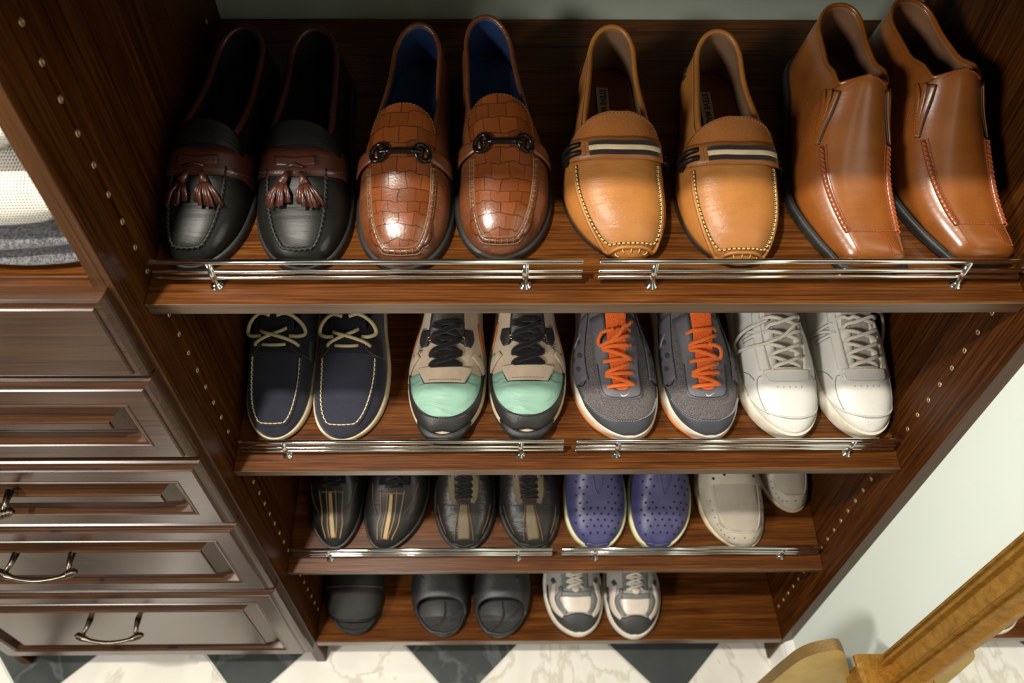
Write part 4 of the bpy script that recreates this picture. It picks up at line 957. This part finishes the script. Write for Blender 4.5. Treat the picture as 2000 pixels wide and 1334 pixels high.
def stone(k, xs, s0, wb, label):
    s = Shoe('stone_slip_on', label, 3, xs, s0, L=.285, wb=wb, tt=.45, nt=2.4, w0=.95, H=[(0, .018), (.03, .031), (.1, .041), (.25, .053), (.42, .072), (.6, .095), (1, .13)], z0=[(0, .010), (1, .018)])
    s.upper(BEI, BEI); s.sole(CREAM, .0022, arch=0, zt=lambda t: s.z0(t) + .001); s.insole(BEI)
    hw = wb * .66
    def fL(t): return -hw * (1 if t > .14 else max(0, 1 - ((.14 - t) / .0802) ** 2.3) ** .5)
    s.patch('canvas_apron', BEIC, .060, .34, fL, lambda t: -fL(t), n=26, k=12, off=.0004, th=.001, inx=True, ease=True)
    s.seam('apron_ridge', BEI, moc_path(hw * 1.04, .34, .054), .0018, .0006)
    s.patch('saddle', BEI, .335, .43, lambda t: -.92, lambda t: .92, off=.0014, th=.0014)
    sp = []
    for u in np.linspace(.06, .94, 17):
        th = PI * u; c = math.cos(th); sp.append((-math.copysign(abs(c) ** .55, c) * wb * .80, .33 - .302 * math.sin(th) ** .8))
    s.discs('vent_holes', HOLE2, sp, .0012, .0006, n=8); s.discs('side_holes', HOLE, [(-.034, .37), (-.018, .385), (.030, .38)], .0024, .0034, n=10)
stone(0, (.762, .750, .737), .034, .0540, 'stone-coloured slip-on with perforated rand, at the front beside the blue shoes')
stone(1, (.858, .847, .835), .096, .0430, 'stone-coloured slip-on pushed back on the shelf by the right panel')

# ---- bottom row
def slide(k, xs, s0, wb, label, m, name='slide_sandal', slipper=False):
    s = Shoe(name, label, 4, xs, s0, L=.28, wb=wb, tt=.46, nt=2.4, w0=.97, ww=.044, wh=.040, H=[(0, .026), (.1, .040), (.25, .058), (.42, .074), (.6, .08), (1, .09)], z0=[(0, .018), (.5, .020), (1, .030)])
    s.sole(m, .0, arch=.0, zt=lambda t: s.z0(t) + .001, spring=.008, name='footbed')
    V = []; F = []; T = np.linspace(.0, 1, 40)               # raised rim and toe bed
    q = MB(); rim = [(s.cx(t) - s.Wd(t) * .94, s.L * t + (.003 if t < .02 else 0), s.z0(t) + .0015) for t in T] + [(s.cx(t) + s.Wd(t) * .94, s.L * t, s.z0(t) + .0015) for t in T[::-1][1:-1]]
    q.tube([np.array(p) for p in rim], .003, 8, closed=True); q.build('rim', m, s.root)
    if not slipper:
        q = MB(); q.tube(densify([(s.cx(.1) - .020, .012, s.z0(0) + .0015), (s.cx(.1) - .002, .022, s.z0(0) + .002), (s.cx(.1) + .006, .040, s.z0(0) + .002), (s.cx(.1) + .004, .065, s.z0(0) + .001)], 6), .0022, 8)
        for yy in (.030, .045): q.tube(densify([(s.cx(.1) + .012, yy, s.z0(0) + .001), (s.cx(.1) + .024, yy + .008, s.z0(0) + .0015), (s.cx(.1) + .036, yy + .022, s.z0(0) + .001)], 6), .0020, 8)
        q.build('toe_ridge', m, s.root)
    t0 = .18 if not slipper else .055
    def S0(t, a):
        p = s.S(t, a, True); return p
    V = []; F = []; n_, k_ = 22, 24
    for i in range(n_ + 1):
        for j in range(k_ + 1):
            a = -1 + 2 * j / k_; tb = t0 + (.035 * (1 - abs(a) ** 2) * (1 if not slipper else 0)) - .05 * abs(a) ** 3 * (0 if slipper else 1) + (.08 * abs(a) ** 3 if slipper else 0)
            t = tb + (.50 - tb) * i / n_; V.append(s.P(t, a * .97, .0))
    for i in range(n_):
        for j in range(k_): F.append((i*(k_+1)+j, i*(k_+1)+j+1, (i+1)*(k_+1)+j+1, (i+1)*(k_+1)+j))
    o = s.solid(link('upper', V, F, m, s.root), .006 if not slipper else .004, -1 if False else 0)
    b = o.modifiers.new('bevel', 'BEVEL'); b.width = .0015; b.segments = 2; b.limit_method = 'ANGLE'
    if slipper:
        s.seam('vamp_seam', T_BR, [(-.9, .30), (-.4, .275), (0, .27), (.4, .275), (.9, .30)], .0012, .0022, inx=False)
        s.seam('edge_binding', BLK, [(-.93, .13), (-.7, .085), (-.35, .062), (0, .056), (.35, .062), (.7, .085), (.93, .13)], .0026, .001, inx=False)
    else: s.discs('stud', m, [(.028 if k else -.030, .33)], .005, .004)
slide(0, (.075, .066, .078), .010, .0540, 'charcoal felt slipper in the shaded left corner of the bottom shelf', SLD, 'slipper', True)
slide(0, (.245, .233, .228), .005, .0545, 'black foam slide sandal, left of its pair on the bottom shelf', SLB)
slide(1, (.350, .356, .363), .003, .0545, 'black foam slide sandal, right of its pair beside the silver running shoes', SLB)
def jog(k, xs, s0, wb, label):
    s = Shoe('jogging_shoe', label, 4, xs, s0, bl=.32, L=.285, wb=wb, tt=.25, nt=2.2, w0=.98, H=[(0, .026), (.03, .040), (.1, .050), (.2, .058), (.35, .074), (.5, .098), (.7, .12), (1, .15)],
             Cc=[(.25, .060), (.35, .070), (.55, .088), (.75, .080), (1, .095)], we=[(.25, 0), (.255, .14), (.30, .22), (.5, .26), (.62, .55), (.8, .72), (1, .74)], z0=[(0, .022), (.5, .024), (1, .034)])
    s.upper(RGY, DLIN); s.sole(WRUB, .0042, arch=.003, zt=lambda t: s.z0(t) + .001, spring=.009); s.sole(RUB, .004, arch=.003, zt=lambda t: .006 + .008 * max(0, 1 - t / .1), name='outsole', spring=.008)
    V = []; F = []; nn = 40
    for i in range(nn + 1):
        u = -1 + 2 * i / nn; th = u * PI / 2
        t_in = .20 - (.20 - .065) * math.cos(th) ** .9 + .018 * math.exp(-(u / .16) ** 2); t_out = .25 - .25 * math.cos(th) ** .30
        a_in = math.copysign(abs(math.sin(th)) ** .8, u) * .84; a_out = math.copysign(abs(math.sin(th)) ** .3, u)
        for j in range(6): f = j / 5; V.append(s.P(max(t_in + (t_out - t_in) * f, .002), a_in + (a_out - a_in) * f, .0018))
    for i in range(nn):
        for j in range(5): F.append((i*6+j, (i+1)*6+j, (i+1)*6+j+1, i*6+j+1))
    s.solid(link('toe_guard', V, F, RDK, s.root), .0014)
    s.patch('toe_panel', RBG, .088, .195, lambda t: -.34, lambda t: .34, off=.0010, th=.0012)
    for sg in (-1, 1):
        s.ribbon('grey_stripe', RMD, [(sg * .30, .085), (sg * .44, .14), (sg * .46, .19), (sg * .32, .225), (sg * .30, .26)], [.006, .008, .009, .008, .006], off=.0020, th=.0012, inx=False)
        s.ribbon('pearl_stripe', RBG, [(sg * .52, .075), (sg * .66, .13), (sg * .68, .19), (sg * .56, .24), (sg * .46, .30)], [.006, .012, .014, .011, .008], off=.0018, th=.0012, inx=False)
        s.ribbon('dark_inset', RDK, [(sg * .88, .16), (sg * .86, .23), (sg * .80, .30)], [.004, .009, .006], off=.0014, th=.001, inx=False)
        s.ribbon('dark_inset', RDK, [(sg * .45, .285), (sg * .54, .32)], .007, off=.0024, th=.001, inx=False)
    s.ribbon('throat_band', RMD, [(-.30, .215), (0, .205), (.30, .215)], .010, off=.0026, th=.001, inx=False)
    s.patch('tongue', RMD, .245, .5, lambda t: -.26, lambda t: .26, closed=2, off=-.001, th=.0015)
    lace_bars(s, LWH, [.25, .285, .325, .37], lambda t: .014, .0022, .0035, flat=.6)
    q = MB(); c = s.P(.247, 0, .006); z = Vector(s.nrm(.247, 0)); mt = z.to_track_quat('Z', 'Y').to_matrix().to_4x4(); mt.translation = Vector(c); q.lathe([(.008, -.003), (.0085, 0), (.007, .002), (.003, .0028)], 16, mt); q.build('lace_anchor', RBG, s.root)
jog(0, (.502, .496, .490), .008, .0545, 'silver and charcoal jogging shoe beside the black slides on the bottom shelf')
jog(1, (.607, .612, .610), .003, .0520, 'silver and charcoal jogging shoe at the right end of the bottom row')

# ------------------------------------------------------------------ gilded mirror leaning flat on the right wall, and gilded bracket
mx = W + .019
mir = empty('gilded_mirror', 'tall wall mirror in an aged gilt moulded frame at the right wall', 'mirror', (mx, -.45, .378))
def mould(name, pts, y0, z0, y1, z1, m, mit0=0, mit1=0):
    """frame member running from (y0,z0) to (y1,z1); pts: (offset inward, height off the wall)"""
    d = np.array([y1 - y0, z1 - z0]); L = np.linalg.norm(d); d /= L; inn = np.array([-d[1], d[0]])
    V = []; F = []; K = len(pts); nseg = 1
    for e in (0, 1):
        for o_, h in pts:
            p = np.array([y0, z0]) + inn * o_ + d * (L if e else 0) + d * o_ * (mit0 if not e else -mit1)
            V.append((-h, p[0] + .45, p[1] - .378))
    F = [(k, (k + 1) % K, K + (k + 1) % K, K + k) for k in range(K)] + [tuple(range(K))[::-1], tuple(range(K, 2 * K))]
    o = link(name, V, F, m, mir, False); b = o.modifiers.new('edge', 'BEVEL'); b.width = .0005; b.segments = 1; b.limit_method = 'ANGLE'; b.angle_limit = .5
    return o
PR = [(0, .001), (0, .016), (.003, .023), (.0055, .023), (.007, .018), (.0095, .018), (.011, .026), (.0135, .028), (.016, .026), (.0175, .018), (.035, .013), (.0365, .020), (.039, .023), (.0415, .020), (.043, .015), (.0455, .017), (.048, .026), (.051, .026), (.053, .018), (.0565, .012), (.0575, .001)]
yo = -.146; zb = .478; zt = 1.75; yn = -.80
mould('frame_side', PR, yo, zb + .0, yo, zt, M['gold'], 0, 1)      # far upright, its outer edge away from us
mould('frame_side', PR, yn, zt, yn, zb, M['gold'], 1, 0)
mould('frame_top', PR, yo, zt, yn, zt, M['gold'], 1, 1)
q = MB(); q.box((-.0085, yn + .035 + .45, zb - .378), (-.0070, yo - .05 + .45, zt - .04 - .378)); q.build('mirror_glass', M['mirror'], mir, smooth=False)
q = MB(); q.box((-.0069, yn + .035 + .45, zb - .378), (-.001, yo - .05 + .45, zt - .04 - .378)); q.build('backing', M['mirror_back'], mir, smooth=False)
# plinth the uprights stand on
V = []; K = [(.001, 0), (.054, 0), (.059, -.004), (.059, -.010), (.050, -.018), (.046, -.022), (.046, -.030), (.040, -.045), (.038, -.10), (.001, -.10)]
for y, g in ((-.1465, 0), (-.86, 0)):
    for h, z in K: V.append((-h, y + .45 - (0 if h < .05 else 0), zb - .378 + z))
k = len(K); F = [(i, (i + 1) % k, k + (i + 1) % k, k + i) for i in range(k)] + [tuple(range(k))[::-1], tuple(range(k, 2 * k))]
link('plinth', V, F, M['gold'], mir, False)
# scroll-topped bracket board
br = empty('gilded_bracket', 'gold painted board with a curved scroll top beside the mirror frame', 'bracket', (.83, -.150, 0))
GP = leather('worn_gold_paint', (.50, .33, .075), .5, .0008, .25); GPD = leather('dark_gold_edge', (.17, .10, .025), .5, .0008, .3)
top = densify([(-.075, .0), (-.073, .2), (-.062, .359), (-.056, .420), (-.050, .462), (-.038, .488), (-.020, .502), (-.008, .505), (.006, .485), (.035, .42), (.060, .345), (.068, .2), (.070, 0)], 6)
V = [(p[0], 0, p[1]) for p in top] + [(p[0], .016, p[1]) for p in top]; m_ = len(top)
F = [tuple(range(m_)), tuple(range(m_, 2 * m_))[::-1]]; o = link('board', V, [F[0][::-1], F[1][::-1]], GP, br, False)
link('edge_rim', V, [(i, m_ + i, m_ + i + 1, i + 1) for i in range(m_ - 1)], GPD, br, True)
